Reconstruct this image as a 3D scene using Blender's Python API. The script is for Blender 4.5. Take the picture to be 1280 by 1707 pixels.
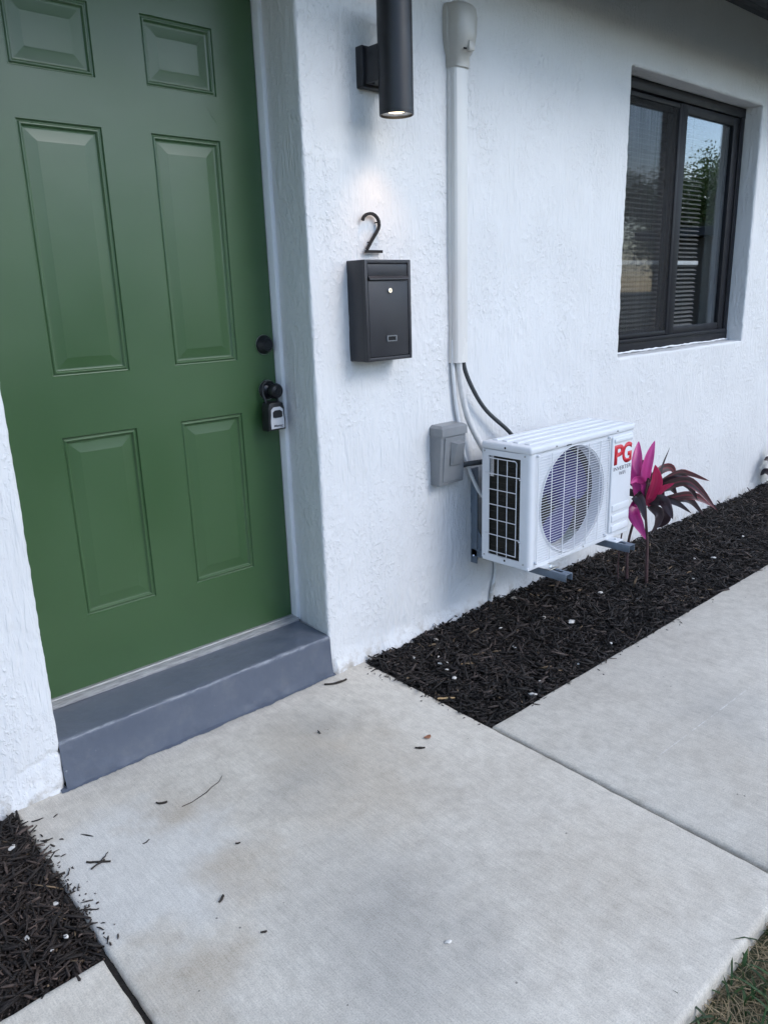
import bpy, bmesh, math, random
import numpy as np
from mathutils import Vector, Matrix

random.seed(7)
RNG = np.random.default_rng(11)
scene = bpy.context.scene
for o in list(bpy.data.objects):
    bpy.data.objects.remove(o, do_unlink=True)
COL = scene.collection
R = math.radians

# ------------------------------------------------------------------ camera
cam_data = bpy.data.cameras.new('camera')
cam_data.sensor_fit = 'VERTICAL'
cam_data.sensor_height = 36.0
cam_data.lens = 36.0 * 1291.6 / 1707.0
cam_data.clip_start = 0.02
cam_data.clip_end = 600.0
cam = bpy.data.objects.new('camera', cam_data)
COL.objects.link(cam)
cam.matrix_world = Matrix((
    (0.7387247, 0.2046846, -0.6421760, -1.55942),
    (-0.6733386, 0.1816873, -0.7166623, -2.06),
    (-0.0300145, 0.9618180, 0.2720390, 1.339),
    (0, 0, 0, 1)))
scene.camera = cam

# ------------------------------------------------------------------ sky, sun, exposure
SUN_AZ, SUN_EL = 22.0, 37.0          # degrees right of the wall's normal, above the horizon
world = bpy.data.worlds.new('World')
scene.world = world
world.use_nodes = True
wn, wl = world.node_tree.nodes, world.node_tree.links
wn.clear()
w_out = wn.new('ShaderNodeOutputWorld')
w_bg = wn.new('ShaderNodeBackground')
w_sky = wn.new('ShaderNodeTexSky')
w_sky.sky_type = 'NISHITA'
w_sky.sun_disc = False
w_sky.sun_elevation = R(SUN_EL)
w_sky.sun_rotation = R(180 - SUN_AZ)
w_sky.air_density = 1.0
w_sky.dust_density = 0.6
w_sky.ozone_density = 2.2
w_tc = wn.new('ShaderNodeTexCoord')
w_map = wn.new('ShaderNodeMapping')
w_map.inputs['Scale'].default_value = (2.2, 2.2, 5.0)
w_noise = wn.new('ShaderNodeTexNoise')
w_noise.inputs['Scale'].default_value = 1.6
w_noise.inputs['Detail'].default_value = 3.0
w_noise.inputs['Roughness'].default_value = 0.58
w_ramp = wn.new('ShaderNodeValToRGB')
w_ramp.color_ramp.elements[0].position = 0.54
w_ramp.color_ramp.elements[1].position = 0.76
w_mix = wn.new('ShaderNodeMix')
w_mix.data_type = 'RGBA'
w_mix.inputs['B'].default_value = (9.0, 9.3, 9.8, 1)
wl.new(w_tc.outputs['Generated'], w_map.inputs['Vector'])
wl.new(w_map.outputs['Vector'], w_noise.inputs['Vector'])
wl.new(w_noise.outputs['Fac'], w_ramp.inputs['Fac'])
wl.new(w_ramp.outputs['Color'], w_mix.inputs['Factor'])
wl.new(w_sky.outputs['Color'], w_mix.inputs['A'])
wl.new(w_mix.outputs['Result'], w_bg.inputs['Color'])
wl.new(w_bg.outputs['Background'], w_out.inputs['Surface'])
world.cycles.sampling_method = 'MANUAL'
world.cycles.sample_map_resolution = 512
w_bg.inputs['Strength'].default_value = 0.15

sun_data = bpy.data.lights.new('sun', 'SUN')
sun_data.energy = 0.68
sun_data.angle = R(24)
sun_data.color = (1.0, 0.985, 0.96)
sun = bpy.data.objects.new('sun', sun_data)
COL.objects.link(sun)
_d = Vector((math.sin(R(SUN_AZ)) * math.cos(R(SUN_EL)), -math.cos(R(SUN_AZ)) * math.cos(R(SUN_EL)), math.sin(R(SUN_EL))))
sun.rotation_euler = _d.to_track_quat('Z', 'Y').to_euler()
sun.location = _d * 30

scene.view_settings.view_transform = 'Standard'
scene.view_settings.look = 'None'
scene.view_settings.gamma = 1.0
scene.view_settings.exposure = 1.06
scene.view_settings.use_curve_mapping = False
scene.cycles.max_bounces = 5
scene.cycles.diffuse_bounces = 2
scene.cycles.transparent_max_bounces = 12
scene.cycles.use_denoising = True
scene.cycles.use_adaptive_sampling = True
scene.cycles.adaptive_threshold = 0.025
scene.cycles.adaptive_min_samples = 24

# ------------------------------------------------------------------ helpers
ORG = {}


def tag(o, label=None, cat=None, group=None, kind=None):
    if label: o['label'] = label
    if cat: o['category'] = cat
    if group: o['group'] = group
    if kind: o['kind'] = kind
    return o


def thing(name, loc, label, cat, group=None):
    o = bpy.data.objects.new(name, None)
    o.empty_display_size = 0.05
    COL.objects.link(o)
    o.location = loc
    ORG[o] = Vector(loc)
    return tag(o, label, cat, group)


class MB:
    def __init__(self):
        self.v, self.f = [], []

    def add(self, vs, fs):
        b = len(self.v)
        self.v += [tuple(p) for p in vs]
        self.f += [tuple(i + b for i in q) for q in fs]
        return self

    def box(self, x0, x1, y0, y1, z0, z1):
        return self.add([(x0, y0, z0), (x1, y0, z0), (x1, y1, z0), (x0, y1, z0), (x0, y0, z1), (x1, y0, z1), (x1, y1, z1), (x0, y1, z1)],
                        [(0, 3, 2, 1), (4, 5, 6, 7), (0, 1, 5, 4), (1, 2, 6, 5), (2, 3, 7, 6), (3, 0, 4, 7)])

    def rbox(self, x0, x1, y0, y1, z0, z1, r=0.003, seg=2):
        bm = bmesh.new()
        bmesh.ops.create_cube(bm, size=1.0)
        for q in bm.verts:
            q.co = Vector((x0 + (q.co.x + .5) * (x1 - x0), y0 + (q.co.y + .5) * (y1 - y0), z0 + (q.co.z + .5) * (z1 - z0)))
        bmesh.ops.bevel(bm, geom=list(bm.edges), offset=r, segments=seg, profile=0.5, affect='EDGES')
        return self.bm(bm)

    def bm(self, bm):
        bm.verts.index_update()
        self.add([q.co[:] for q in bm.verts], [[q.index for q in f.verts] for f in bm.faces])
        bm.free()
        return self

    def tube(self, pts, r, n=8, cap=True):
        pts = [Vector(p) for p in pts]
        rs = r if isinstance(r, (list, tuple)) else [r] * len(pts)
        t0 = (pts[1] - pts[0]).normalized()
        up = Vector((0, 0, 1)) if abs(t0.z) < .9 else Vector((1, 0, 0))
        a = t0.cross(up).normalized()
        vs, fs = [], []
        for i, p in enumerate(pts):
            t = (pts[min(i + 1, len(pts) - 1)] - pts[max(i - 1, 0)]).normalized()
            a = (a - t * a.dot(t)).normalized()
            b = t.cross(a)
            for k in range(n):
                w = 2 * math.pi * k / n
                vs.append(p + (a * math.cos(w) + b * math.sin(w)) * rs[i])
        for i in range(len(pts) - 1):
            for k in range(n):
                k2 = (k + 1) % n
                fs.append((i * n + k, i * n + k2, (i + 1) * n + k2, (i + 1) * n + k))
        if cap:
            fs.append(tuple(range(n))[::-1])
            fs.append(tuple((len(pts) - 1) * n + k for k in range(n)))
        return self.add(vs, fs)

    def lathe(self, prof, c, axis='y', n=32, cap0=True, cap1=True):
        """prof: (radius, distance along axis)"""
        vs, fs = [], []
        for r, h in prof:
            for k in range(n):
                w = 2 * math.pi * k / n
                u, q = r * math.cos(w), r * math.sin(w)
                vs.append({'y': (c[0] + u, c[1] + h, c[2] + q), 'z': (c[0] + u, c[1] + q, c[2] + h), 'x': (c[0] + h, c[1] + u, c[2] + q)}[axis])
        for i in range(len(prof) - 1):
            for k in range(n):
                k2 = (k + 1) % n
                fs.append((i * n + k, i * n + k2, (i + 1) * n + k2, (i + 1) * n + k))
        if cap0: fs.append(tuple(range(n))[::-1])
        if cap1: fs.append(tuple((len(prof) - 1) * n + k for k in range(n)))
        return self.add(vs, fs)

    def loft(self, rings, cap=True):
        n = len(rings[0])
        vs = [p for r in rings for p in r]
        fs = []
        for i in range(len(rings) - 1):
            for k in range(n):
                k2 = (k + 1) % n
                fs.append((i * n + k, i * n + k2, (i + 1) * n + k2, (i + 1) * n + k))
        if cap:
            fs.append(tuple(range(n))[::-1])
            fs.append(tuple((len(rings) - 1) * n + k for k in range(n)))
        return self.add(vs, fs)


def mesh_from(name, vs, fs, org=Vector((0, 0, 0)), recalc=True, smooth=35):
    me = bpy.data.meshes.new(name)
    me.from_pydata([(p[0] - org[0], p[1] - org[1], p[2] - org[2]) for p in vs], [], fs)
    if recalc:
        bm = bmesh.new()
        bm.from_mesh(me)
        bmesh.ops.recalc_face_normals(bm, faces=bm.faces)
        bm.to_mesh(me)
        bm.free()
    if smooth:
        me.polygons.foreach_set('use_smooth', [True] * len(me.polygons))
        me.set_sharp_from_angle(angle=R(smooth))
    me.update()
    return me


def obj(name, mb, mat, parent=None, smooth=35, recalc=True, loc=None):
    """one mesh object; coordinates are given in world space"""
    org = ORG[parent] if parent is not None else Vector(loc or (0, 0, 0))
    me = mesh_from(name, mb.v, mb.f, org, recalc, smooth)
    me.materials.append(mat)
    o = bpy.data.objects.new(name, me)
    COL.objects.link(o)
    ORG[o] = org
    if parent is not None:
        o.parent = parent
    else:
        o.location = org
    return o


def dup(o, offset, parent=None):
    c = o.copy()
    COL.objects.link(c)
    c.location = Vector(o.location) + Vector(offset)
    c.parent = parent if parent is not None else o.parent
    return c


# ---- numpy noise
def _hash(i, j, k, s):
    h = (i * 73856093) ^ (j * 19349663) ^ (k * 83492791) ^ (s * 2654435)
    h = (h ^ (h >> 13)) * 1274126177
    h = h ^ (h >> 16)
    return (h & 0xffff) / 65535.0


def vnoise(p, seed=0):
    p = np.asarray(p, float)
    i = np.floor(p).astype(np.int64)
    f = p - i
    f = f * f * f * (f * (f * 6 - 15) + 10)
    out = np.zeros(len(p))
    for a in (0, 1):
        wa = f[:, 0] if a else 1 - f[:, 0]
        for b in (0, 1):
            wb = f[:, 1] if b else 1 - f[:, 1]
            for c in (0, 1):
                wc = f[:, 2] if c else 1 - f[:, 2]
                out += wa * wb * wc * _hash(i[:, 0] + a, i[:, 1] + b, i[:, 2] + c, seed)
    return out * 2 - 1


def fbm(p, seed=0, octv=3, gain=.5):
    p = np.asarray(p, float)
    a, s, o = 1.0, 0.0, np.zeros(len(p))
    for q in range(octv):
        o += a * vnoise(p * 2 ** q, seed + q * 17)
        s += a
        a *= gain
    return o / s


def sstep(a, b, x):
    t = np.clip((x - a) / (b - a), 0, 1)
    return t * t * (3 - 2 * t)


# ------------------------------------------------------------------ materials
def mat_new(name):
    m = bpy.data.materials.new(name)
    m.use_nodes = True
    return m, m.node_tree.nodes, m.node_tree.links, m.node_tree.nodes['Principled BSDF']


def tex(nt, kind, coord, scale=(1, 1, 1), **kw):
    n, l = nt.nodes, nt.links
    mp = n.new('ShaderNodeMapping')
    mp.inputs['Scale'].default_value = scale
    l.new(coord, mp.inputs['Vector'])
    t = n.new(kind)
    for k, v in kw.items():
        if k in t.inputs: t.inputs[k].default_value = v
        else: setattr(t, k, v)
    l.new(mp.outputs['Vector'], t.inputs['Vector'])
    return t


def ramp(nt, fac, stops):
    r = nt.nodes.new('ShaderNodeValToRGB')
    el = r.color_ramp.elements
    while len(el) < len(stops): el.new(.5)
    for e, (p, c) in zip(el, stops):
        e.position = p
        e.color = c if len(c) == 4 else (*c, 1)
    nt.links.new(fac, r.inputs['Fac'])
    return r


def math_node(nt, op, a, b=None, c=None):
    m = nt.nodes.new('ShaderNodeMath')
    m.operation = op
    for i, v in enumerate((a, b, c)):
        if v is None: continue
        if isinstance(v, (int, float)): m.inputs[i].default_value = v
        else: nt.links.new(v, m.inputs[i])
    return m.outputs[0]


def mixc(nt, fac, a, b, mode='MIX'):
    m = nt.nodes.new('ShaderNodeMix')
    m.data_type = 'RGBA'
    m.blend_type = mode
    for nm, v in (('Factor', fac), ('A', a), ('B', b)):
        if isinstance(v, (int, float)): m.inputs[nm].default_value = v
        elif isinstance(v, tuple): m.inputs[nm].default_value = v if len(v) == 4 else (*v, 1)
        else: nt.links.new(v, m.inputs[nm])
    return m.outputs['Result']


def bump(nt, height, strength, dist, normal=None):
    b = nt.nodes.new('ShaderNodeBump')
    b.inputs['Strength'].default_value = strength
    b.inputs['Distance'].default_value = dist
    nt.links.new(height, b.inputs['Height'])
    if normal is not None: nt.links.new(normal, b.inputs['Normal'])
    return b.outputs['Normal']


def pbr(name, color, rough=.5, metal=0.0, noise=0.0, nscale=20, bmp=0.0, bscale=150, bdist=.001, spec=.5, coat=0.0, nstretch=(1, 1, 1)):
    m, n, l, b = mat_new(name)
    nt = m.node_tree
    b.inputs['Roughness'].default_value = rough
    b.inputs['Metallic'].default_value = metal
    b.inputs['Specular IOR Level'].default_value = spec
    b.inputs['Coat Weight'].default_value = coat
    tc = n.new('ShaderNodeTexCoord').outputs['Object']
    if noise:
        t = tex(nt, 'ShaderNodeTexNoise', tc, nstretch, Scale=nscale, Detail=5.0, Roughness=.6)
        lo = tuple(c * (1 - noise) for c in color)
        hi = tuple(min(1, c * (1 + noise)) for c in color)
        l.new(ramp(nt, t.outputs['Fac'], [(.3, lo), (.7, hi)]).outputs['Color'], b.inputs['Base Color'])
        rr = ramp(nt, t.outputs['Fac'], [(.3, (rough * .85,) * 3), (.7, (min(1, rough * 1.15),) * 3)])
        l.new(rr.outputs['Color'], b.inputs['Roughness'])
    else:
        b.inputs['Base Color'].default_value = (*color, 1)
    if bmp:
        t2 = tex(nt, 'ShaderNodeTexNoise', tc, (1, 1, 1), Scale=bscale, Detail=3.0)
        l.new(bump(nt, t2.outputs['Fac'], bmp, bdist), b.inputs['Normal'])
    return m


def make_stucco():
    m, n, l, b = mat_new('white_stucco')
    nt = m.node_tree
    tc = n.new('ShaderNodeTexCoord').outputs['Object']
    drag = tex(nt, 'ShaderNodeTexNoise', tc, (58, 58, 9), Scale=1.0, Detail=2.0, Roughness=.6, Distortion=.25)
    lump = tex(nt, 'ShaderNodeTexNoise', tc, (75, 75, 48), Scale=1.0, Detail=2.5, Roughness=.65)
    fine = tex(nt, 'ShaderNodeTexNoise', tc, (1, 1, .7), Scale=240.0, Detail=2.0)
    patch = tex(nt, 'ShaderNodeTexNoise', tc, (1, 1, .6), Scale=5.5, Detail=3.0, Roughness=.6)
    dr = ramp(nt, drag.outputs['Fac'], [(.45, (0, 0, 0)), (.60, (1, 1, 1))])
    lr = ramp(nt, lump.outputs['Fac'], [(.50, (0, 0, 0)), (.61, (1, 1, 1))])
    pm = ramp(nt, patch.outputs['Fac'], [(.44, (0, 0, 0)), (.62, (1, 1, 1))])
    amp = ramp(nt, patch.outputs['Color'], [(.36, (.25,) * 3), (.62, (1, 1, 1))])
    h = mixc(nt, pm.outputs['Color'], lr.outputs['Color'], dr.outputs['Color'])
    h = math_node(nt, 'MULTIPLY', h, amp.outputs['Color'])
    hm = math_node(nt, 'ADD', math_node(nt, 'MULTIPLY', h, .8), math_node(nt, 'MULTIPLY', fine.outputs['Fac'], .22))
    l.new(bump(nt, hm, .75, .0040), b.inputs['Normal'])
    big = tex(nt, 'ShaderNodeTexNoise', tc, (1, 1, 1), Scale=2.2, Detail=3.0, Roughness=.65)
    base = ramp(nt, big.outputs['Fac'], [(.3, (.685, .685, .685)), (.7, (.735, .737, .74))]).outputs['Color']
    # splashed dirt low on the wall
    sep = n.new('ShaderNodeSeparateXYZ')
    l.new(tc, sep.inputs[0])
    dirt = tex(nt, 'ShaderNodeTexNoise', tc, (1, 1, 1), Scale=18.0, Detail=4.0, Roughness=.7)
    low = ramp(nt, sep.outputs['Z'], [(.0, (1, 1, 1)), (.09, (0, 0, 0))]).outputs['Color']
    dm = math_node(nt, 'MULTIPLY', low, ramp(nt, dirt.outputs['Fac'], [(.48, (0, 0, 0)), (.66, (1, 1, 1))]).outputs['Color'])
    l.new(mixc(nt, dm, base, (.42, .38, .33)), b.inputs['Base Color'])
    b.inputs['Roughness'].default_value = .48
    b.inputs['Specular IOR Level'].default_value = .45
    return m


def spot_mask(nt, vec, c, r0, r1):
    """1 inside r0, 0 outside r1 around the ground point c of a warped coordinate"""
    v = nt.nodes.new('ShaderNodeVectorMath')
    v.operation = 'DISTANCE'
    nt.links.new(vec, v.inputs[0])
    v.inputs[1].default_value = (c[0], c[1], 0)
    return ramp(nt, v.outputs['Value'], [(r0, (1, 1, 1)), (r1, (0, 0, 0))]).outputs['Color']


def make_concrete():
    m, n, l, b = mat_new('broomed_concrete')
    nt = m.node_tree
    tc = n.new('ShaderNodeTexCoord').outputs['Object']
    wn_ = tex(nt, 'ShaderNodeTexNoise', tc, (1, 1, 1), Scale=5.0, Detail=4.0, Roughness=.62)
    off = n.new('ShaderNodeVectorMath'); off.operation = 'SUBTRACT'
    l.new(wn_.outputs['Color'], off.inputs[0]); off.inputs[1].default_value = (.5, .5, .5)
    sc = n.new('ShaderNodeVectorMath'); sc.operation = 'SCALE'
    l.new(off.outputs[0], sc.inputs[0]); sc.inputs['Scale'].default_value = .42
    ad = n.new('ShaderNodeVectorMath'); ad.operation = 'ADD'
    l.new(tc, ad.inputs[0]); l.new(sc.outputs[0], ad.inputs[1])
    flat = n.new('ShaderNodeVectorMath'); flat.operation = 'MULTIPLY'
    l.new(ad.outputs[0], flat.inputs[0]); flat.inputs[1].default_value = (1, 1, 0)
    wv = flat.outputs[0]
    big = tex(nt, 'ShaderNodeTexNoise', tc, (1, 1, 1), Scale=1.7, Detail=4.0, Roughness=.62, Distortion=.4)
    col = ramp(nt, big.outputs['Fac'], [(.30, (.47, .422, .353)), (.5, (.605, .555, .475)), (.70, (.695, .65, .565))]).outputs['Color']
    mid = tex(nt, 'ShaderNodeTexNoise', tc, (1, 1, 1), Scale=19.0, Detail=5.0, Roughness=.78)
    col = mixc(nt, .52, col, ramp(nt, mid.outputs['Fac'], [(.34, (.455, .415, .355)), (.52, (.61, .565, .49)), (.70, (.74, .695, .61))]).outputs['Color'], 'MIX')
    # cleaner pale patch by the step, tan rust and leaf stains with ragged edges
    col = mixc(nt, math_node(nt, 'MULTIPLY', spot_mask(nt, wv, (-.95, -.42), .20, .30), .45), col, (.66, .655, .63))
    for c, r0, r1, k in (((-.79, -.30), .02, .12, .62), ((-.80, -.62), .02, .15, .50), ((-1.0, -.80), .02, .15, .55), ((-.30, -.33), .03, .24, .42),
                         ((-.35, -.60), .05, .30, .34), ((-.12, -1.30), .05, .30, .18), ((.45, -1.35), .05, .4, .22)):
        col = mixc(nt, math_node(nt, 'MULTIPLY', spot_mask(nt, wv, c, r0, r1), k), col, (.40, .325, .235))
    for c, r0, r1, k in (((-.62, -.95), .04, .32, .48), ((-.25, -.22), .02, .18, .45), ((-.75, -1.2), .05, .32, .38), ((.75, -1.1), .02, .25, .35), ((-.45, -.45), .02, .2, .4)):
        col = mixc(nt, math_node(nt, 'MULTIPLY', spot_mask(nt, wv, c, r0, r1), k), col, (.31, .295, .27))
    # broom lines run across the path
    br = tex(nt, 'ShaderNodeTexNoise', tc, (420, 9, 1), Scale=1.0, Detail=3.0, Roughness=.6)
    br2 = tex(nt, 'ShaderNodeTexNoise', tc, (130, 3.5, 1), Scale=1.0, Detail=2.0, Roughness=.6)
    bl = ramp(nt, br.outputs['Fac'], [(.35, (.80, .80, .80)), (.65, (1.12, 1.12, 1.12))]).outputs['Color']
    col = mixc(nt, .40, col, bl, 'MULTIPLY')
    stk = tex(nt, 'ShaderNodeTexNoise', tc, (110, 24, 1), Scale=1.0, Detail=3.0, Roughness=.7)
    col = mixc(nt, .42, col, ramp(nt, stk.outputs['Fac'], [(.30, (.80, .80, .80)), (.5, (1, 1, 1)), (.70, (1.12, 1.12, 1.12))]).outputs['Color'], 'MULTIPLY')
    sep = n.new('ShaderNodeSeparateXYZ'); l.new(tc, sep.inputs[0])
    ln = math_node(nt, 'ABSOLUTE', math_node(nt, 'ADD', sep.outputs['Y'], math_node(nt, 'MULTIPLY_ADD', sep.outputs['X'], .02, 1.090)))
    scr = math_node(nt, 'MULTIPLY', math_node(nt, 'LESS_THAN', ln, .0017), math_node(nt, 'MULTIPLY', math_node(nt, 'GREATER_THAN', sep.outputs['X'], .33), math_node(nt, 'LESS_THAN', sep.outputs['X'], .95)))
    scr = math_node(nt, 'MULTIPLY', scr, ramp(nt, mid.outputs['Fac'], [(.44, (0, 0, 0)), (.56, (.5, .5, .5))]).outputs['Color'])
    col = mixc(nt, scr, col, (.80, .79, .77))
    sp = tex(nt, 'ShaderNodeTexNoise', tc, (1, 1, 1), Scale=300.0, Detail=2.0)
    col = mixc(nt, .7, col, ramp(nt, sp.outputs['Fac'], [(.3, (.72, .72, .72)), (.5, (1, 1, 1)), (.72, (1.15, 1.15, 1.15))]).outputs['Color'], 'MULTIPLY')
    pit = tex(nt, 'ShaderNodeTexVoronoi', tc, (1, 1, 1), Scale=15.0)
    pitm = ramp(nt, pit.outputs['Distance'], [(.028, (1, 1, 1)), (.05, (0, 0, 0))]).outputs['Color']
    pk = tex(nt, 'ShaderNodeTexNoise', tc, (1, 1, 1), Scale=3.1, Detail=2.0)
    pitm = math_node(nt, 'MULTIPLY', pitm, ramp(nt, pk.outputs['Fac'], [(.46, (0, 0, 0)), (.56, (.8, .8, .8))]).outputs['Color'])
    col = mixc(nt, pitm, col, (.10, .095, .09))
    l.new(col, b.inputs['Base Color'])
    h = math_node(nt, 'ADD', math_node(nt, 'MULTIPLY', br.outputs['Fac'], .6), math_node(nt, 'MULTIPLY', br2.outputs['Fac'], .2))
    h = math_node(nt, 'ADD', h, math_node(nt, 'MULTIPLY', sp.outputs['Fac'], .5))
    h = math_node(nt, 'SUBTRACT', h, pitm)
    l.new(bump(nt, h, .5, .0016), b.inputs['Normal'])
    b.inputs['Roughness'].default_value = .82
    b.inputs['Specular IOR Level'].default_value = .35
    return m


def make_attr(name, rough=.9, trans=0.0, spec=.3, bmp=0):
    m, n, l, b = mat_new(name)
    a = n.new('ShaderNodeAttribute')
    a.attribute_name = 'tint'
    l.new(a.outputs['Color'], b.inputs['Base Color'])
    b.inputs['Roughness'].default_value = rough
    b.inputs['Specular IOR Level'].default_value = spec
    if trans:
        t = n.new('ShaderNodeBsdfTranslucent')
        l.new(a.outputs['Color'], t.inputs['Color'])
        mx = n.new('ShaderNodeMixShader')
        mx.inputs[0].default_value = trans
        out = n['Material Output']
        l.new(b.outputs[0], mx.inputs[1]); l.new(t.outputs[0], mx.inputs[2])
        l.new(mx.outputs[0], out.inputs['Surface'])
    if bmp:
        tc = n.new('ShaderNodeTexCoord').outputs['Object']
        t2 = tex(m.node_tree, 'ShaderNodeTexNoise', tc, (1, 1, 1), Scale=300, Detail=3.0)
        l.new(bump(m.node_tree, t2.outputs['Fac'], bmp, .002), b.inputs['Normal'])
    return m


def make_glass(name, tint=(.96, .97, .97), ior=2.25):
    m, n, l, b = mat_new(name)
    n.remove(b)
    g = n.new('ShaderNodeBsdfGlossy'); g.inputs['Roughness'].default_value = 0.0
    g.inputs['Color'].default_value = (.95, .97, 1, 1)
    t = n.new('ShaderNodeBsdfTransparent'); t.inputs['Color'].default_value = (*tint, 1)
    lw = n.new('ShaderNodeLayerWeight')
    fac = math_node(m.node_tree, 'MULTIPLY_ADD', math_node(m.node_tree, 'POWER', lw.outputs['Facing'], 4.0), .93, .07)
    mx = n.new('ShaderNodeMixShader')
    l.new(fac, mx.inputs[0]); l.new(t.outputs[0], mx.inputs[1]); l.new(g.outputs[0], mx.inputs[2])
    l.new(mx.outputs[0], n['Material Output'].inputs['Surface'])
    return m


def make_screen():
    m, n, l, b = mat_new('insect_screen')
    b.inputs['Base Color'].default_value = (.012, .012, .014, 1)
    b.inputs['Roughness'].default_value = .7
    t = n.new('ShaderNodeBsdfTransparent')
    tc = n.new('ShaderNodeTexCoord').outputs['Object']
    w1 = tex(m.node_tree, 'ShaderNodeTexNoise', tc, (90, 1, 2), Scale=1.0, Detail=1.0)
    fac = ramp(m.node_tree, w1.outputs['Fac'], [(.3, (.42,) * 3), (.7, (.60,) * 3)]).outputs['Color']
    mx = n.new('ShaderNodeMixShader')
    l.new(fac, mx.inputs[0]); l.new(t.outputs[0], mx.inputs[1]); l.new(b.outputs[0], mx.inputs[2])
    l.new(mx.outputs[0], n['Material Output'].inputs['Surface'])
    return m


def make_emit(name, color, strength):
    m, n, l, b = mat_new(name)
    b.inputs['Base Color'].default_value = (.8, .8, .8, 1)
    b.inputs['Emission Color'].default_value = (*color, 1)
    b.inputs['Emission Strength'].default_value = strength
    return m


def make_door_paint():
    m, n, l, b = mat_new('green_door_paint')
    nt = m.node_tree
    tc = n.new('ShaderNodeTexCoord').outputs['Object']
    big = tex(nt, 'ShaderNodeTexNoise', tc, (1, 1, 1), Scale=3.0, Detail=5.0)
    l.new(ramp(nt, big.outputs['Fac'], [(.3, (.030, .080, .024)), (.7, (.036, .090, .029))]).outputs['Color'], b.inputs['Base Color'])
    l.new(ramp(nt, big.outputs['Fac'], [(.3, (.36,) * 3), (.7, (.44,) * 3)]).outputs['Color'], b.inputs['Roughness'])
    grain = tex(nt, 'ShaderNodeTexNoise', tc, (60, 60, 260), Scale=1.0, Detail=3.0)
    peel = tex(nt, 'ShaderNodeTexNoise', tc, (1, 1, 1), Scale=420.0, Detail=2.0)
    wav = tex(nt, 'ShaderNodeTexNoise', tc, (1, 1, 1), Scale=7.0, Detail=2.0)
    h = math_node(nt, 'ADD', math_node(nt, 'MULTIPLY', grain.outputs['Fac'], .5), math_node(nt, 'MULTIPLY', peel.outputs['Fac'], .5))
    n1 = bump(nt, h, .18, .0008)
    l.new(bump(nt, wav.outputs['Fac'], .10, .01, n1), b.inputs['Normal'])
    b.inputs['Specular IOR Level'].default_value = .75
    return m


def make_step_paint():
    m, n, l, b = mat_new('grey_step_paint')
    nt = m.node_tree
    tc = n.new('ShaderNodeTexCoord').outputs['Object']
    big = tex(nt, 'ShaderNodeTexNoise', tc, (1, 1, 1), Scale=6.0, Detail=6.0, Roughness=.65)
    col = ramp(nt, big.outputs['Fac'], [(.3, (.088, .104, .138)), (.7, (.108, .124, .158))]).outputs['Color']
    ch = tex(nt, 'ShaderNodeTexNoise', tc, (1, 1, 1), Scale=45.0, Detail=5.0, Roughness=.7)
    col = mixc(nt, ramp(nt, ch.outputs['Fac'], [(.70, (0, 0, 0)), (.74, (.6, .6, .6))]).outputs['Color'], col, (.36, .37, .38))
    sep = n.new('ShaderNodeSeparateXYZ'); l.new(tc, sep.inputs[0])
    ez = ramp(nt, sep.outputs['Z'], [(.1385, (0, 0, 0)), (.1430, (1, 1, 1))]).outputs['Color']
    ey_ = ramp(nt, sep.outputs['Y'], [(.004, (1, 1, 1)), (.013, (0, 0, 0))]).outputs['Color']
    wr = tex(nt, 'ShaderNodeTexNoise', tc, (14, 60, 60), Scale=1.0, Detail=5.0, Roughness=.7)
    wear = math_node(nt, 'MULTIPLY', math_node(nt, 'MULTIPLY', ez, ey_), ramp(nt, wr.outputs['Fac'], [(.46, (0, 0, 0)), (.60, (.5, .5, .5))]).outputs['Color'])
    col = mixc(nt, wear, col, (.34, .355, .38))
    dust = tex(nt, 'ShaderNodeTexNoise', tc, (1, 1, 1), Scale=13.0, Detail=6.0, Roughness=.75)
    col = mixc(nt, ramp(nt, dust.outputs['Fac'], [(.50, (0, 0, 0)), (.75, (.16, .16, .16))]).outputs['Color'], col, (.30, .29, .27))
    l.new(col, b.inputs['Base Color'])
    l.new(ramp(nt, dust.outputs['Fac'], [(.35, (.30,) * 3), (.7, (.55,) * 3)]).outputs['Color'], b.inputs['Roughness'])
    b.inputs['Roughness'].default_value = .36
    f = tex(nt, 'ShaderNodeTexNoise', tc, (1, 1, 1), Scale=70.0, Detail=5.0)
    l.new(bump(nt, f.outputs['Fac'], .35, .002), b.inputs['Normal'])
    return m


M_STUCCO = make_stucco()
M_CONC = make_concrete()
M_DOOR = make_door_paint()
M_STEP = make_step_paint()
M_GLASS = make_glass('window_glass')
M_SCREEN = make_screen()
M_WHITE = pbr('white_trim_paint', (.76, .77, .78), .42, noise=.04, nscale=6)
M_ALU = pbr('weathered_aluminium', (.30, .30, .30), .5, metal=.25, noise=.35, nscale=22, nstretch=(1, 8, 8))
M_FRAME = pbr('bronze_window_frame', (.011, .0115, .015), .5, noise=.15, nscale=10, spec=.22)
M_SOFFIT = pbr('dark_soffit_paint', (.030, .034, .042), .55, noise=.2, nscale=8)
M_ROOF = pbr('roof_shingle', (.10, .09, .085), .9, noise=.3, nscale=14, bmp=.5, bscale=60, bdist=.01)
M_ROOM = pbr('room_paint', (.42, .42, .40), .9)
M_BLIND = pbr('blind_slat', (.20, .195, .19), .6)
M_SHED = pbr('dark_shed_boards', (.10, .085, .07), .8, noise=.25, nscale=12)
M_BLACK = pbr('matte_black_metal', (.012, .012, .015), .42, noise=.12, nscale=30, bmp=.12, bscale=600, bdist=.0006)
M_HW = pbr('black_hardware', (.009, .009, .012), .28)
M_HWEDGE = pbr('satin_metal', (.42, .42, .42), .3, metal=1)
M_MAIL = pbr('charcoal_powder_coat', (.026, .026, .031), .48, noise=.10, nscale=25, bmp=.15, bscale=900, bdist=.0005)
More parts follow.
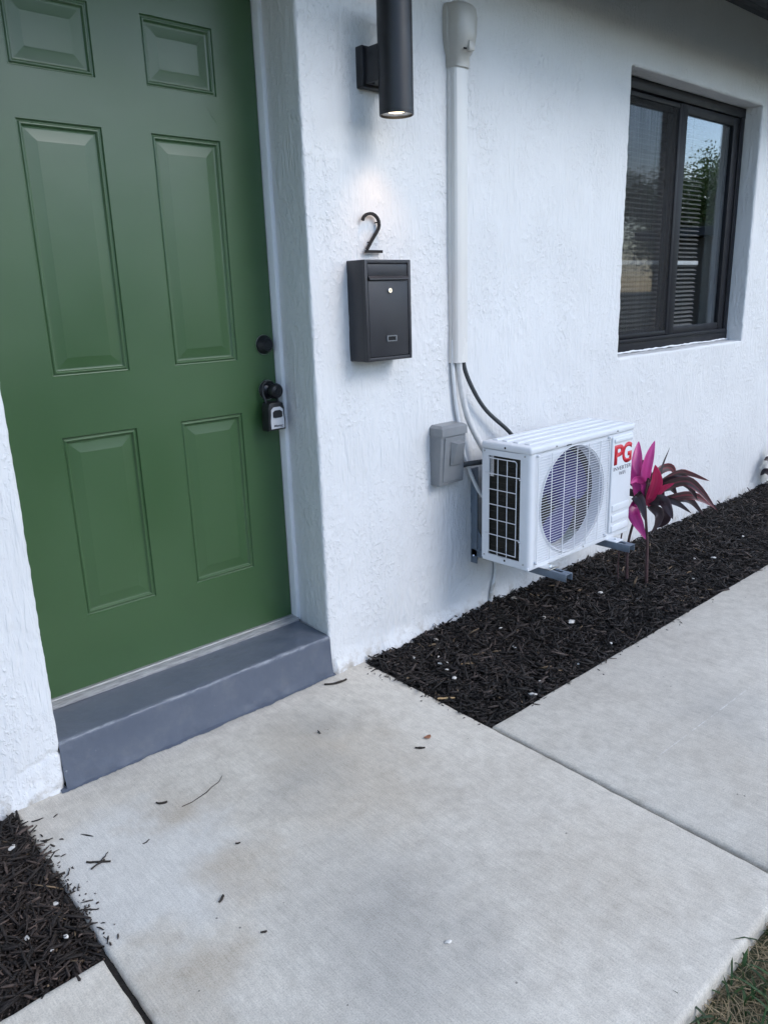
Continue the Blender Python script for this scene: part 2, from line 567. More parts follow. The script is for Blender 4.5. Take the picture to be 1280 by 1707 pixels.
M_CHROME = pbr('polished_steel', (.75, .75, .75), .15, metal=1)
M_DARK = pbr('dark_gap', (.006, .006, .007), .8)
M_COVER = pbr('ivory_plastic', (.68, .665, .64), .26, noise=.05, nscale=5, nstretch=(1, 1, .4))
M_CAP = pbr('aged_ivory_plastic', (.50, .48, .44), .33, noise=.08, nscale=12)
M_GREYBOX = pbr('grey_enclosure_paint', (.21, .22, .23), .38, noise=.08, nscale=14)
M_PIPE = pbr('white_pipe_wrap', (.62, .61, .60), .6, noise=.10, nscale=30, bmp=.3, bscale=120)
M_CABLE = pbr('dark_foam_cable', (.045, .05, .055), .6, noise=.15, nscale=40)
M_AC = pbr('white_appliance_paint', (.68, .70, .73), .32, noise=.035, nscale=9)
M_ACWIRE = pbr('white_coated_wire', (.74, .75, .77), .35)
M_FIN = pbr('condenser_fins', (.028, .026, .020), .6, noise=.35, nscale=30, nstretch=(1, 1, 14))
M_FAN = pbr('blue_fan_plastic', (.024, .021, .14), .5)
M_ACIN = pbr('grey_inner_sheet', (.05, .05, .06), .5)
M_RED = pbr('red_print', (.58, .012, .030), .4)
M_INK = pbr('dark_print', (.03, .03, .05), .4)
M_BRKT = pbr('grey_bracket_paint', (.135, .165, .205), .42, noise=.12, nscale=25)
M_LOCKF = pbr('silver_lock_face', (.58, .58, .60), .45)
M_RUB = pbr('black_rubber', (.012, .012, .014), .5)
M_SOIL = pbr('dark_soil', (.014, .011, .009), .95, noise=.5, nscale=60, bmp=.8, bscale=120, bdist=.006)
M_CHIP = make_attr('bark_mulch', .72, 0, .4, .3)
M_LEAF = make_attr('coloured_leaf', .34, .25, .5)
M_GRASS = make_attr('grass_blade', .55, .25, .4)
M_STEM = pbr('purple_brown_stem', (.07, .035, .035), .6, noise=.3, nscale=60)
M_PEB = pbr('white_stone', (.66, .63, .58), .8, noise=.25, nscale=90, bmp=.4, bscale=200)
M_PEBG = pbr('grey_stone', (.34, .31, .27), .85, noise=.3, nscale=90, bmp=.4, bscale=200)
M_TWIG = pbr('dark_twig', (.022, .016, .012), .8, noise=.3, nscale=80)
M_TAN = pbr('tan_wood_splinter', (.42, .28, .14), .75, noise=.3, nscale=120)
M_RUST = pbr('rust_brown_leaf', (.30, .13, .07), .8, noise=.3, nscale=80)
M_LAWN = pbr('lawn_soil', (.055, .062, .028), .95, noise=.45, nscale=14, bmp=.6, bscale=40, bdist=.02)
M_BARK = pbr('tree_bark', (.10, .075, .055), .9, noise=.3, nscale=14)
M_NWALL = pbr('beige_stucco', (.50, .48, .44), .8, noise=.06, nscale=6)
M_DRIVE = pbr('driveway_concrete', (.36, .35, .33), .9, noise=.15, nscale=2)

# ------------------------------------------------------------------ ground, paths
def grid_mesh(name, xs, ys, zfun, mat, kind='structure'):
    X, Y = np.meshgrid(xs, ys)
    P = np.c_[X.ravel(), Y.ravel(), np.zeros(X.size)]
    P[:, 2] = zfun(P)
    nx, ny = len(xs), len(ys)
    f = [(j * nx + i, j * nx + i + 1, (j + 1) * nx + i + 1, (j + 1) * nx + i) for j in range(ny - 1) for i in range(nx - 1)]
    me = mesh_from(name, P.tolist(), f, recalc=False, smooth=180)
    me.materials.append(mat)
    o = bpy.data.objects.new(name, me)
    COL.objects.link(o)
    return tag(o, kind=kind)


gx = np.r_[np.linspace(-150, -5, 12), np.linspace(-4, 8, 100), np.linspace(9, 150, 12)]
gy = np.r_[np.linspace(-150, -8, 12), np.linspace(-7, 2, 80), np.linspace(3, 150, 12)]
ground = grid_mesh('ground', gx, gy, lambda P: -.052 + .010 * fbm(P * np.array([4, 4, 1]), 3) * (np.abs(P[:, 0]) < 6) * (np.abs(P[:, 1] + 3) < 5), M_LAWN)


def slab(name, corners, thick=.10, seed=0):
    pts = []
    rs = np.random.default_rng(seed)
    for a, b in zip(corners, corners[1:] + corners[:1]):
        a, b = Vector((*a, 0)), Vector((*b, 0))
        n = max(2, min(160, int((b - a).length / .025)))
        for i in range(n):
            pts.append(a.lerp(b, i / n))
    P = np.array([p[:] for p in pts])
    c = P.mean(0)
    nxt, prv = np.roll(P, -1, 0), np.roll(P, 1, 0)
    t = nxt - prv
    t /= np.linalg.norm(t, axis=1)[:, None]
    inn = np.c_[-t[:, 1], t[:, 0], np.zeros(len(P))]
    wob = fbm(P * 22, seed, 3) * .0022
    rings = []
    for z, ins in ((-thick, 0), (-.016, 0), (-.0075, .0016), (-.0025, .0055), (0, .0125)):
        q = P + inn * (ins + wob * (1 if z > -.05 else 0))[:, None]
        if z < -.001 and z > -.05:
            q = q + inn * (vnoise(P * 90, seed + 5) * .0012)[:, None]
        q[:, 2] = z
        rings.append([tuple(x) for x in q])
    mb = MB().loft(rings)
    return tag(obj(name, mb, M_CONC, smooth=50), kind='structure')


slab('walkway', [(-1.140, -1.565), (.108, -1.565), (.158, .012), (-1.112, .012)], seed=1)
slab('walkway', [(.120, -1.565), (9.0, -1.565), (9.0, -.642), (.146, -.642)], seed=2)
slab('walkway', [(-7.0, -1.565), (-1.152, -1.565), (-1.136, -.652), (-7.0, -.652)], seed=3)


def bed_h(P):
    x, y = P[:, 0], P[:, 1]
    d = np.clip(-y / .64, 0, 1)
    return -.016 + .026 * (1 - d) * sstep(.15, .9, x) + .012 * sstep(0, .12, -y) * sstep(.0, .12, y + .65) + .011 * fbm(np.c_[x * 8, y * 8, x * 0], 8) + .008 * fbm(np.c_[x * 24, y * 24, x * 0], 9)


def soil_h(P):
    h = bed_h(P) - .004
    near = (P[:, 1] < -.60) | ((P[:, 0] < .20) & (P[:, 0] > 0)) | ((P[:, 0] > -1.17) & (P[:, 0] < 0))
    return np.where(near, np.minimum(h, -.010), h)


grid_mesh('mulch_bed', np.r_[np.linspace(.10, .3, 12), np.linspace(.34, 8.8, 170)], np.linspace(-.66, .012, 30), soil_h, M_SOIL)
grid_mesh('mulch_bed', np.r_[np.linspace(-6, -1.3, 70), np.linspace(-1.28, -1.10, 12)], np.linspace(-.67, .012, 30), soil_h, M_SOIL)

grid_mesh('joint_soil', np.linspace(.09, .17, 9), np.linspace(-1.57, -.64, 90), lambda P: -.020 + .006 * fbm(P * 60, 12), M_SOIL)
grid_mesh('joint_soil', np.linspace(-1.18, -1.10, 9), np.linspace(-1.57, -.60, 90), lambda P: -.016 + .006 * fbm(P * 60, 13), M_SOIL)

# ------------------------------------------------------------------ the house
house = thing('house', (0, 0, 0), 'white stucco house front with green door, sliding window and dark eave', 'house')

DX0, DX1, DZ = -.965, 0.0, 2.42          # door opening
WX0, WX1, WZ0, WZ1 = 1.832, 3.182, 1.003, 2.269   # window opening
WD, DD = .125, .235


def lines(a, b, step):
    n = max(1, int(round((b - a) / step)))
    return list(np.linspace(a, b, n + 1))


def chain(stops):
    out = []
    for a, b, s in stops:
        q = lines(a, b, s)
        out += q if not out else q[1:]
    return out


def build_wall():
    xs = chain([(-5, -1.45, .2), (-1.45, DX0, .0075), (DX0, DX1, .03), (DX1, .9, .0065), (.9, WX0, .008), (WX0, WX1, .012), (WX1, 4.4, .014), (4.4, 8.6, .3)])
    zs = chain([(-.06, WZ0, .0075), (WZ0, WZ1, .0085), (WZ1, DZ, .012), (DZ, 2.74, .03)])
    xi = {round(x, 5): i for i, x in enumerate(xs)}
    zi = {round(z, 5): i for i, z in enumerate(zs)}
    ix = lambda v: xi[round(v, 5)]
    iz = lambda v: zi[round(v, 5)]
    V, F, idx = [], [], {}

    def vert(key, p):
        if key not in idx:
            idx[key] = len(V)
            V.append(p)
        return idx[key]

    d0, d1, dz = ix(DX0), ix(DX1), iz(DZ)
    a0, a1, b0, b1 = ix(WX0), ix(WX1), iz(WZ0), iz(WZ1)
    fr = lambda i, j: vert((i, j, 0), (xs[i], 0.0, zs[j]))
    for i in range(len(xs) - 1):
        for j in range(len(zs) - 1):
            if d0 <= i < d1 and j < dz: continue
            if a0 <= i < a1 and b0 <= j < b1: continue
            F.append((fr(i, j), fr(i + 1, j), fr(i + 1, j + 1), fr(i, j + 1)))

    def reveal(path, depth, nk, flip, taper=None):
        for (i, j), (i2, j2) in zip(path, path[1:]):
            for k in range(nk):
                q = []
                for (a, b), kk in (((i, j), k), ((i2, j2), k), ((i2, j2), k + 1), ((i, j), k + 1)):
                    dx = (taper * kk / nk if taper and xs[a] == DX1 else 0)
                    q.append(vert((a, b, kk), (xs[a] + dx, depth * kk / nk, zs[b])))
                F.append(tuple(q) if not flip else tuple(q[::-1]))

    reveal([(d1, j) for j in range(dz + 1)], DD - .03, 26, True, .022)
    reveal([(d0, j) for j in range(dz + 1)], DD - .03, 14, False)
    reveal([(i, dz) for i in range(d0, d1 + 1)], DD - .03, 10, False)
    reveal([(a0, j) for j in range(b0, b1 + 1)], WD, 10, True)
    reveal([(a1, j) for j in range(b0, b1 + 1)], WD, 16, False)
    reveal([(i, b0) for i in range(a0, a1 + 1)], WD, 12, False)
    reveal([(i, b1) for i in range(a0, a1 + 1)], WD, 12, True)
    V = np.array(V)
    Fa = np.array(F)
    # orient towards the street side
    nrm = np.zeros_like(V)
    fn = np.cross(V[Fa[:, 1]] - V[Fa[:, 0]], V[Fa[:, 3]] - V[Fa[:, 0]])
    fn /= np.linalg.norm(fn, axis=1)[:, None] + 1e-12
    cen = V[Fa].mean(1)
    # front faces -Y; reveals face into their opening
    want = np.zeros_like(cen)
    oc = np.where(cen[:, :1] < 1, np.array([[-.48, 0, 1.0]]), np.array([[2.5, 0, 1.63]]))
    want = oc - cen
    isf = np.abs(fn[:, 1]) > .7
    want[isf] = (0, -1, 0)
    sg = np.sign((fn * want).sum(1))
    Fa[sg < 0] = Fa[sg < 0][:, ::-1]
    fn *= sg[:, None]
    for k in range(4): np.add.at(nrm, Fa[:, k], fn)
    ln = np.linalg.norm(nrm, axis=1)
    nrm /= ln[:, None] + 1e-12
    corner = (np.abs(nrm).max(1) < .9)
    P = V.copy()
    near = (V[:, 0] > -1.6) & (V[:, 0] < 4.5)
    h = .0030 * fbm(P * np.array([6, 6, 4]), 21, 3)
    dr = fbm(P * np.array([55, 55, 9]), 33, 3)
    lu = fbm(P * np.array([70, 70, 45]), 41, 3)
    msk = sstep(-.15, .25, fbm(P * np.array([5, 5, 4]), 55, 2))
    h += .0013 * sstep(-.1, .35, dr) * msk + .0014 * sstep(-.1, .35, lu) * (1 - msk)
    h[corner] -= .0035 + .002 * fbm(P[corner] * 30, 77, 2)
    # plaster foot that swells out over the footing, broken at the bottom edge
    z = P[:, 2]
    foot = (np.abs(V[:, 1]) < 1e-6) * sstep(.085, -.01, z)
    h += foot * (.016 + .014 * fbm(P * np.array([9, 1, 3]), 61, 3)) * (V[:, 0] > .015) * sstep(1.6, .7, V[:, 0])
    h += foot * (.010 + .010 * fbm(P * np.array([12, 1, 3]), 62, 3)) * (V[:, 0] < DX0 - .01)
    # settlement cracks left of the step
    for zc, sl, x0 in ((.128, .22, -1.16), (.018, .25, -1.30)):
        zl = zc + (P[:, 0] - DX0) * sl + .008 * vnoise(np.c_[P[:, 0] * 40, P[:, 0] * 0, P[:, 0] * 0], 5)
        g = np.exp(-((z - zl) / .0055) ** 2) * (V[:, 0] < DX0 + .004) * sstep(x0, DX0, V[:, 0])
        h -= .0075 * g
    P[near] += nrm[near] * h[near][:, None]
    mb = MB()
    mb.v = P.tolist()
    mb.f = Fa.tolist()
    return obj('wall', mb, M_STUCCO, house, smooth=180, recalc=False)


build_wall()
sw = MB()
sw.box(-5.15, -5.0, 0, 7, -.05, 2.75).box(8.6, 8.75, 0, 7, -.05, 2.75).box(-5.15, 8.75, 7, 7.15, -.05, 2.75)
obj('rear_wall', sw, M_NWALL, house, smooth=0)

# eave: sloping dark soffit boards, fascia and the roof above
EAVE_Y, EAVE_Z = -.54, 2.50
for i in range(8):
    y0, y1 = EAVE_Y + i * .0675, EAVE_Y + (i + 1) * .0675 - .004
    zz = lambda y: EAVE_Z + (2.672 - EAVE_Z) * (y - EAVE_Y) / (0 - EAVE_Y)
    b_ = MB().add([(-5.5, y0, zz(y0)), (9.1, y0, zz(y0)), (9.1, y1, zz(y1)), (-5.5, y1, zz(y1)),
                   (-5.5, y0, zz(y0) + .018), (9.1, y0, zz(y0) + .018), (9.1, y1, zz(y1) + .018), (-5.5, y1, zz(y1) + .018)],
                  [(0, 3, 2, 1), (4, 5, 6, 7), (0, 1, 5, 4), (1, 2, 6, 5), (2, 3, 7, 6), (3, 0, 4, 7)])
    obj('soffit_board', b_, M_SOFFIT, house, smooth=0)
obj('fascia', MB().rbox(-5.5, 9.1, EAVE_Y - .03, EAVE_Y - .002, EAVE_Z - .045, EAVE_Z + .13, .003), M_SOFFIT, house)
rf = MB()
prof = [(EAVE_Y - .06, EAVE_Z + .14), (3.5, EAVE_Z + 1.25), (7.8, EAVE_Z + .14), (7.8, EAVE_Z + .20), (3.5, EAVE_Z + 1.33), (EAVE_Y - .06, EAVE_Z + .185)]
rf.loft([[(x, y, z) for y, z in prof] for x in (-5.6, 9.2)])
obj('roof', rf, M_ROOF, house, smooth=0)
for x in (-5.15, 8.6):
    gb = MB()
    gb.loft([[(x + d, y, z) for y, z in ((0, 2.75), (7.15, 2.75), (7.1, 2.80), (3.5, 3.70), (.1, 2.82))] for d in (0, .15)])
    obj('gable', gb, M_NWALL, house, smooth=0)
rm = MB().box(.4, 5.2, .26, .28, -.05, .9).box(.4, 1.70, .26, .28, .9, 2.45).box(3.35, 5.2, .26, .28, .9, 2.45).box(.38, .4, .26, 4, -.05, 2.45).box(5.2, 5.22, .26, 4, -.05, 2.45)
rm.box(.38, 5.22, 4, 4.02, -.05, 2.45).box(.38, 5.22, .2, 4.02, 2.45, 2.47).box(.38, 5.22, .2, 4.02, -.05, -.03)
rm.box(1.70, WX0 - .002, WD + .002, .28, .9, 2.45).box(WX1 + .002, 3.35, WD + .002, .28, .9, 2.45).box(WX0 - .002, WX1 + .002, WD + .002, .28, .9, WZ0 - .002).box(WX0 - .002, WX1 + .002, WD + .002, .28, WZ1 + .002, 2.45)
obj('room', rm, M_ROOM, house, smooth=0)

# ---- door
XL, XR, ZB, ZT, DY = -.925, .004, .163, 2.262, .233
PX = [(-.757, -.525), (-.375, -.143)]
PZ = [(.397, .958), (1.134, 1.811), (1.936, 2.122)]
dg = MB()
cx = [XL, PX[0][0], PX[0][1], PX[1][0], PX[1][1], XR]
cz = [ZB, PZ[0][0], PZ[0][1], PZ[1][0], PZ[1][1], PZ[2][0], PZ[2][1], ZT]
vid = {}
for i, x in enumerate(cx):
    for j, z in enumerate(cz):
        vid[i, j] = len(dg.v)
        dg.v.append((x, DY, z))
for i in range(5):
    for j in range(7):
        if i in (1, 3) and j in (1, 3, 5): continue
        dg.f.append((vid[i, j], vid[i + 1, j], vid[i + 1, j + 1], vid[i, j + 1]))
dg.box(XL, XR, DY + .018, DY + .044, ZB, ZT)
for (x0, x1, z0, z1) in ((XL, XL + .0005, ZB, ZT), (XR - .0005, XR, ZB, ZT), (XL, XR, ZB, ZB + .0005), (XL, XR, ZT - .0005, ZT)):
    dg.box(x0, x1, DY, DY + .018, z0, z1)
door = obj('door', dg, M_DOOR, house, smooth=0)
RINGS = [(0, 0), (.0022, .0062), (.0058, .0070), (.0085, .0030), (.0125, .0027), (.0160, .0106), (.0215, .0112), (.0480, .0072), (.0510, .0066)]
for x0, x1 in PX:
    for z0, z1 in PZ:
        mb = MB()
        rg = [[(x0 + i_, DY + d_, z0 + i_), (x1 - i_, DY + d_, z0 + i_), (x1 - i_, DY + d_, z1 - i_), (x0 + i_, DY + d_, z1 - i_)] for i_, d_ in RINGS]
        n4 = len(rg)
        mb.v = [p for r_ in rg for p in r_]
        for i in range(n4 - 1):
            for k in range(4):
                mb.f.append((i * 4 + k, i * 4 + (k + 1) % 4, (i + 1) * 4 + (k + 1) % 4, (i + 1) * 4 + k))
        mb.f.append(tuple((n4 - 1) * 4 + k for k in range(4)))
        me = mesh_from('panel', mb.v, mb.f, recalc=False, smooth=0)
        bm = bmesh.new(); bm.from_mesh(me)
        bmesh.ops.bevel(bm, geom=[e for e in bm.edges if not e.is_boundary], offset=.0007, segments=2, profile=.5, affect='EDGES', clamp_overlap=True)
        bm.to_mesh(me); bm.free()
        me.polygons.foreach_set('use_smooth', [True] * len(me.polygons))
        me.set_sharp_from_angle(angle=R(40))
        me.materials.append(M_DOOR)
        po = bpy.data.objects.new('panel', me)
        COL.objects.link(po)
        po.parent = door
KX, KZ, BZ = -.034, 1.025, 1.180
obj('deadbolt', MB().lathe([(.0325, 0), (.0325, -.004), (.030, -.010), (.022, -.020), (.0205, -.024), (.0135, -.024), (.0125, -.0265), (.004, -.0265)], (KX, DY, BZ), 'y', 40), M_HW, door)
obj('deadbolt_trim', MB().lathe([(.0338, .001), (.0338, -.0018)], (KX, DY, BZ), 'y', 40), M_HWEDGE, door)
obj('knob_trim', MB().lathe([(.0348, .001), (.0348, -.0018)], (KX, DY, KZ), 'y', 40), M_HWEDGE, door)
obj('door_knob', MB().lathe([(.0335, 0), (.0335, -.003), (.030, -.009), (.022, -.013), (.0135, -.017), (.0125, -.032), (.016, -.036), (.0235, -.042), (.0265, -.050), (.0258, -.058), (.0215, -.064), (.0125, -.0665), (.0115, -.0655), (.0085, -.0655), (.008, -.0675), (.0035, -.0675)], (KX, DY, KZ), 'y', 40), M_HW, door)
# small dent crease on the upper rail
dn = MB()
for k in range(7):
    t = k / 6
    x, z, r_ = -.185 + .040 * t, 1.905 - .048 * t, .0030 * math.sin(math.pi * t) + .0003
    dn.add([(x - r_, DY - .0001, z - r_), (x, DY - .0010 * math.sin(math.pi * t) - .0002, z), (x + r_, DY - .0001, z + r_)], [])
dn.f = [(k * 3 + a, k * 3 + a + 1, k * 3 + a + 4, k * 3 + a + 3) for k in range(6) for a in (0, 1)]
obj('dent', dn, M_DOOR, door, smooth=180)

obj('door_sweep', MB().rbox(XL, XR, DY - .001, DY + .03, ZB - .006, ZB + .004, .001), M_DARK, door)
df = MB()
df.rbox(XR + .003, .030, DD - .035, DD + .05, .150, 2.30, .003)
df.rbox(-.985, XL - .003, DD - .035, DD + .05, .150, 2.30, .003)
df.rbox(-.985, .030, DD - .035, DD + .05, ZT + .004, 2.44, .003)
df.box(-.99, .035, DD + .044, DD + .06, .12, 2.45)
obj('door_frame', df, M_WHITE, house)

# step with its threshold
def build_step():
    prof = [(DD + .05, .148)] + [(y, .148) for y in np.linspace(.215, .012, 26)] + [(.004, .1475), (.001, .1455), (-.0005, .1425), (-.0015, .136)] + [(-.002 - .012 * (1 - z / .135) ** 2, z) for z in np.linspace(.128, -.02, 18)]
    xs = np.linspace(DX0 - .004, .004, 130)
    P = np.array([(x, y, z) for x in xs for y, z in prof])
    m_ = len(prof)
    h = .0010 * fbm(P * 14, 90, 3) + .0009 * fbm(P * 70, 91, 3)
    chip = sstep(.30, .55, fbm(P * np.array([26, 26, 26]), 95, 3))
    low = sstep(.06, .0, P[:, 2])
    h += low * .006 * fbm(P * np.array([30, 1, 25]), 96, 3)
    onf = P[:, 1] < .004
    P[~onf, 2] += h[~onf]
    P[onf, 1] -= h[onf]
    edge = (P[:, 1] < .02) & (P[:, 2] > .125)
    P[edge, 2] -= chip[edge] * .0022
    P[edge, 1] += chip[edge] * .0016
    P[:, 2] += .004 * (P[:, 0] + .965) * (P[:, 2] > .1)
    mb = MB()
    mb.v = P.tolist()
    mb.f = [(i * m_ + k, i * m_ + k + 1, (i + 1) * m_ + k + 1, (i + 1) * m_ + k) for i in range(len(xs) - 1) for k in range(m_ - 1)]
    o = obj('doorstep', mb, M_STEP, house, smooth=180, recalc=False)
    return o


build_step()
th = MB()
tp = [(.192, .150), (.193, .158), (.200, .1635), (.214, .166), (.216, .163), (.220, .163), (.222, .167), (.262, .168), (.262, .150)]
th.loft([[(x, y, z) for y, z in tp] for x in np.linspace(-.960, .012, 6)])
obj('threshold', th, M_ALU, house)
# ragged skirt of grey paint that ran onto the slab
sk = MB()
n_ = 130
for i in range(n_):
    x = -.985 + .995 * i / (n_ - 1)
    d = .010 + .007 * float(fbm([[x * 14, 3, 1]], 4, 3)[0]) + .004 * random.random()
    sk.add([(x, .0, .006), (x, -.012, .0045), (x, -.012 - max(.003, d), .0015)], [])
sk.f = [(k * 3 + a, k * 3 + a + 1, k * 3 + a + 4, k * 3 + a + 3) for k in range(n_ - 1) for a in (0, 1)]
obj('paint_skirt', sk, M_STEP, house, smooth=180, recalc=False)

# ---- window
FY = .092
wfr = MB()
wfr.rbox(WX0 - .002, WX1 + .002, FY, .175, WZ0 + .004, WZ0 + .062, .003)
wfr.rbox(WX0 - .002, WX1 + .002, FY, .175, WZ1 - .052, WZ1 - .002, .003)
wfr.rbox(WX1 - .048, WX1 - .001, FY + .001, .176, WZ0 + .060, WZ1 - .050, .003)
wfr.rbox(WX0 + .001, WX0 + .046, FY + .001, .176, WZ0 + .060, WZ1 - .050, .003)
wfr.rbox(WX0 + .05, WX1 - .05, FY - .012, FY + .03, WZ0 + .055, WZ0 + .072, .002)
window = obj('window', wfr, M_FRAME, house)


def sash(x0, x1, z0, z1, y0, y1, w, wb):
    mb = MB()
    mb.rbox(x0, x0 + w, y0, y1, z0, z1, .003).rbox(x1 - w, x1, y0, y1, z0, z1, .003)
    mb.rbox(x0 + w - .002, x1 - w + .002, y0 + .001, y1 - .001, z0, z0 + wb, .003).rbox(x0 + w - .002, x1 - w + .002, y0 + .001, y1 - .001, z1 - wb, z1, .003)
    return mb


obj('sash', sash(2.475, WX1 - .050, WZ0 + .064, WZ1 - .055, .100, .128, .068, .045), M_FRAME, window)
obj('sash', sash(WX0 + .048, 2.50, WZ0 + .064, WZ1 - .055, .132, .160, .05, .045), M_FRAME, window)
obj('pane', MB().box(2.53, WX1 - .105, .112, .116, WZ0 + .10, WZ1 - .095), M_GLASS, window, smooth=0)
obj('pane', MB().box(WX0 + .09, 2.46, .144, .148, WZ0 + .10, WZ1 - .095), M_GLASS, window, smooth=0)
obj('screen_frame', sash(WX0 + .047, 2.474, WZ0 + .074, WZ1 - .060, .096, .108, .022, .022), M_FRAME, window)
obj('insect_screen', MB().add([(WX0 + .06, .102, WZ0 + .09), (2.46, .102, WZ0 + .09), (2.46, .102, WZ1 - .075), (WX0 + .06, .102, WZ1 - .075)], [(0, 1, 2, 3)]), M_SCREEN, window, smooth=0, recalc=False)
caulk = MB()
pp_ = [(WX0 + (WX1 - WX0) * k / 60, FY - .003, WZ0 + .006 + .004 * random.random()) for k in range(61)]
caulk.tube(pp_, [.003 + .003 * random.random() for _ in pp_], 6)
obj('caulk_bead', caulk, M_WHITE, window)

# ---- blind hanging in the room
blind = thing('window_blind', (2.39, .21, 2.24), 'grey slatted blind hanging behind the sliding window', 'blind')
obj('headrail', MB().rbox(1.88, 2.96, .190, .235, 2.205, 2.245, .003), M_BLIND, blind)
sl = MB().add([(1.885, -.0125, .004), (2.955, -.0125, .004), (1.885, -.004, .0075), (2.955, -.004, .0075), (1.885, .005, .006), (2.955, .005, .006), (1.885, .0125, -.001), (2.955, .0125, -.001)],
              [(0, 1, 3, 2), (2, 3, 5, 4), (4, 5, 7, 6)])
sl.v = [(x, y + .212, (.45 * y + .0035 * (1 - (y / .0125) ** 2)) + 2.190) for x, y, z in sl.v]
s0 = obj('slat', sl, M_BLIND, blind, smooth=60, recalc=False)
for k in range(1, 49):
    dup(s0, (0, 0, -.0235 * k))
obj('bottom_rail', MB().rbox(1.885, 2.955, .197, .226, 1.018, 1.036, .003), M_BLIND, blind)
obj('middle_rail', MB().rbox(1.885, 2.955, .192, .2, 1.440, 1.462, .003), M_WHITE, blind)
for x in (2.05, 2.42, 2.80):
    obj('ladder_cord', MB().tube([(x, .198, 2.2), (x, .198, 1.03)], .0012, 5), M_BLIND, blind)

# ------------------------------------------------------------------ wall lamp
LX, LY = .282, -.122
lamp = thing('wall_lamp', (LX, 0, 2.02), 'black cylindrical up and down wall lamp, lit, above the house number', 'wall lamp')
lz0, lz1, lr = 1.872, 2.192, .0540
obj('lamp_body', MB().lathe([(lr - .0035, lz0 + .020), (lr - .0035, lz0), (lr - .001, lz0), (lr, lz0 + .001), (lr, lz0 + .0055), (lr - .0006, lz0 + .006), (lr - .0006, lz0 + .0068), (lr, lz0 + .0073),
                             (lr, lz1 - .001), (lr - .001, lz1), (lr - .0035, lz1), (lr - .0035, lz1 - .02)], (LX, LY, 0), 'z', 56, False, False), M_BLACK, lamp)
bx = MB().rbox(.227, .338, -.030, .004, 1.964, 2.082, .004).rbox(.236, .329, LY + .020, -.029, 1.972, 2.074, .004)
obj('mount_box', bx, M_BLACK, lamp)
for x in (.250, .276):
    obj('screw', MB().lathe([(.0035, 0), (.0035, -.003), (.002, -.004)], (x, -.055, 1.9725), 'z', 10), M_BLACK, lamp)
M_LED = make_emit('warm_led', (1.0, .78, .50), 2.6)
M_LENS = pbr('lamp_reflector', (.75, .73, .70), .25, metal=.6, bmp=.6, bscale=140, bdist=.003)
obj('lens_ring', MB().lathe([(lr - .004, lz0 + .006), (.030, lz0 + .012)], (LX, LY, 0), 'z', 40, False, False), M_LENS, lamp)
obj('bulb', MB().lathe([(.030, lz0 + .012), (.022, lz0 + .0095), (.010, lz0 + .008)], (LX, LY, 0), 'z', 32, False, True), M_LED, lamp)
obj('bulb', MB().lathe([(.030, lz1 - .012), (.022, lz1 - .0095), (.010, lz1 - .008)], (LX, LY, 0), 'z', 32, False, True), M_LED, lamp)
obj('lens_ring', MB().lathe([(lr - .004, lz1 - .006), (.030, lz1 - .012)], (LX, LY, 0), 'z', 40, False, False), M_LENS, lamp)
for nm, zz_, rot in (('lamp_light_down', lz0 - .004, 0), ('lamp_light_up', lz1 + .004, math.pi)):
    ld = bpy.data.lights.new(nm, 'SPOT')
    ld.energy = 1.6
    ld.color = (1.0, .60, .30)
    ld.spot_size = R(94)
    ld.spot_blend = 1.0
    ld.shadow_soft_size = .03
    lo = bpy.data.objects.new(nm, ld)
    COL.objects.link(lo)
    lo.parent = lamp
    lo.location = Vector((LX, LY, zz_)) - ORG[lamp]
    lo.rotation_euler = (rot, 0, 0)

# ------------------------------------------------------------------ house number
two = [(0.2189, 1.5703), (0.2225, 1.578), (0.2273, 1.5838), (0.238, 1.5898), (0.25, 1.5925), (0.2619, 1.5922), (0.2738, 1.5881), (0.2841, 1.5801), (0.2904, 1.5691), (0.2915, 1.5578), (0.2885, 1.548), (0.282, 1.5386), (0.2583, 1.5110), (0.2330, 1.4790)]
nb = MB()
w2 = .0046


def stroke(pts, y0, y1, w):
    r_ = []
    for i, p in enumerate(pts):
        a, b = pts[max(i - 1, 0)], pts[min(i + 1, len(pts) - 1)]
        t = Vector((b[0] - a[0], b[1] - a[1])).normalized()
        n = Vector((-t.y, t.x)) * w
        r_.append([(p[0] + n.x, y0, p[1] + n.y), (p[0] - n.x, y0, p[1] - n.y), (p[0] - n.x, y1, p[1] - n.y), (p[0] + n.x, y1, p[1] + n.y)])
    return r_


nb.loft(stroke(two, -.0185, -.0115, w2))
nb.box(.2262, .3015, -.0187, -.0113, 1.4690, 1.4780)
for x, z in ((.2855, 1.566), (.25, 1.503)):
    nb.tube([(x, -.0118, z), (x, .004, z)], .002, 8)
num = obj('house_number', nb, pbr('bronze_number', (.016, .014, .014), .6, spec=.25), loc=(.26, 0, 1.53), smooth=50)
tag(num, 'slim dark bronze numeral 2 standing off the wall above the letterbox', 'house number')

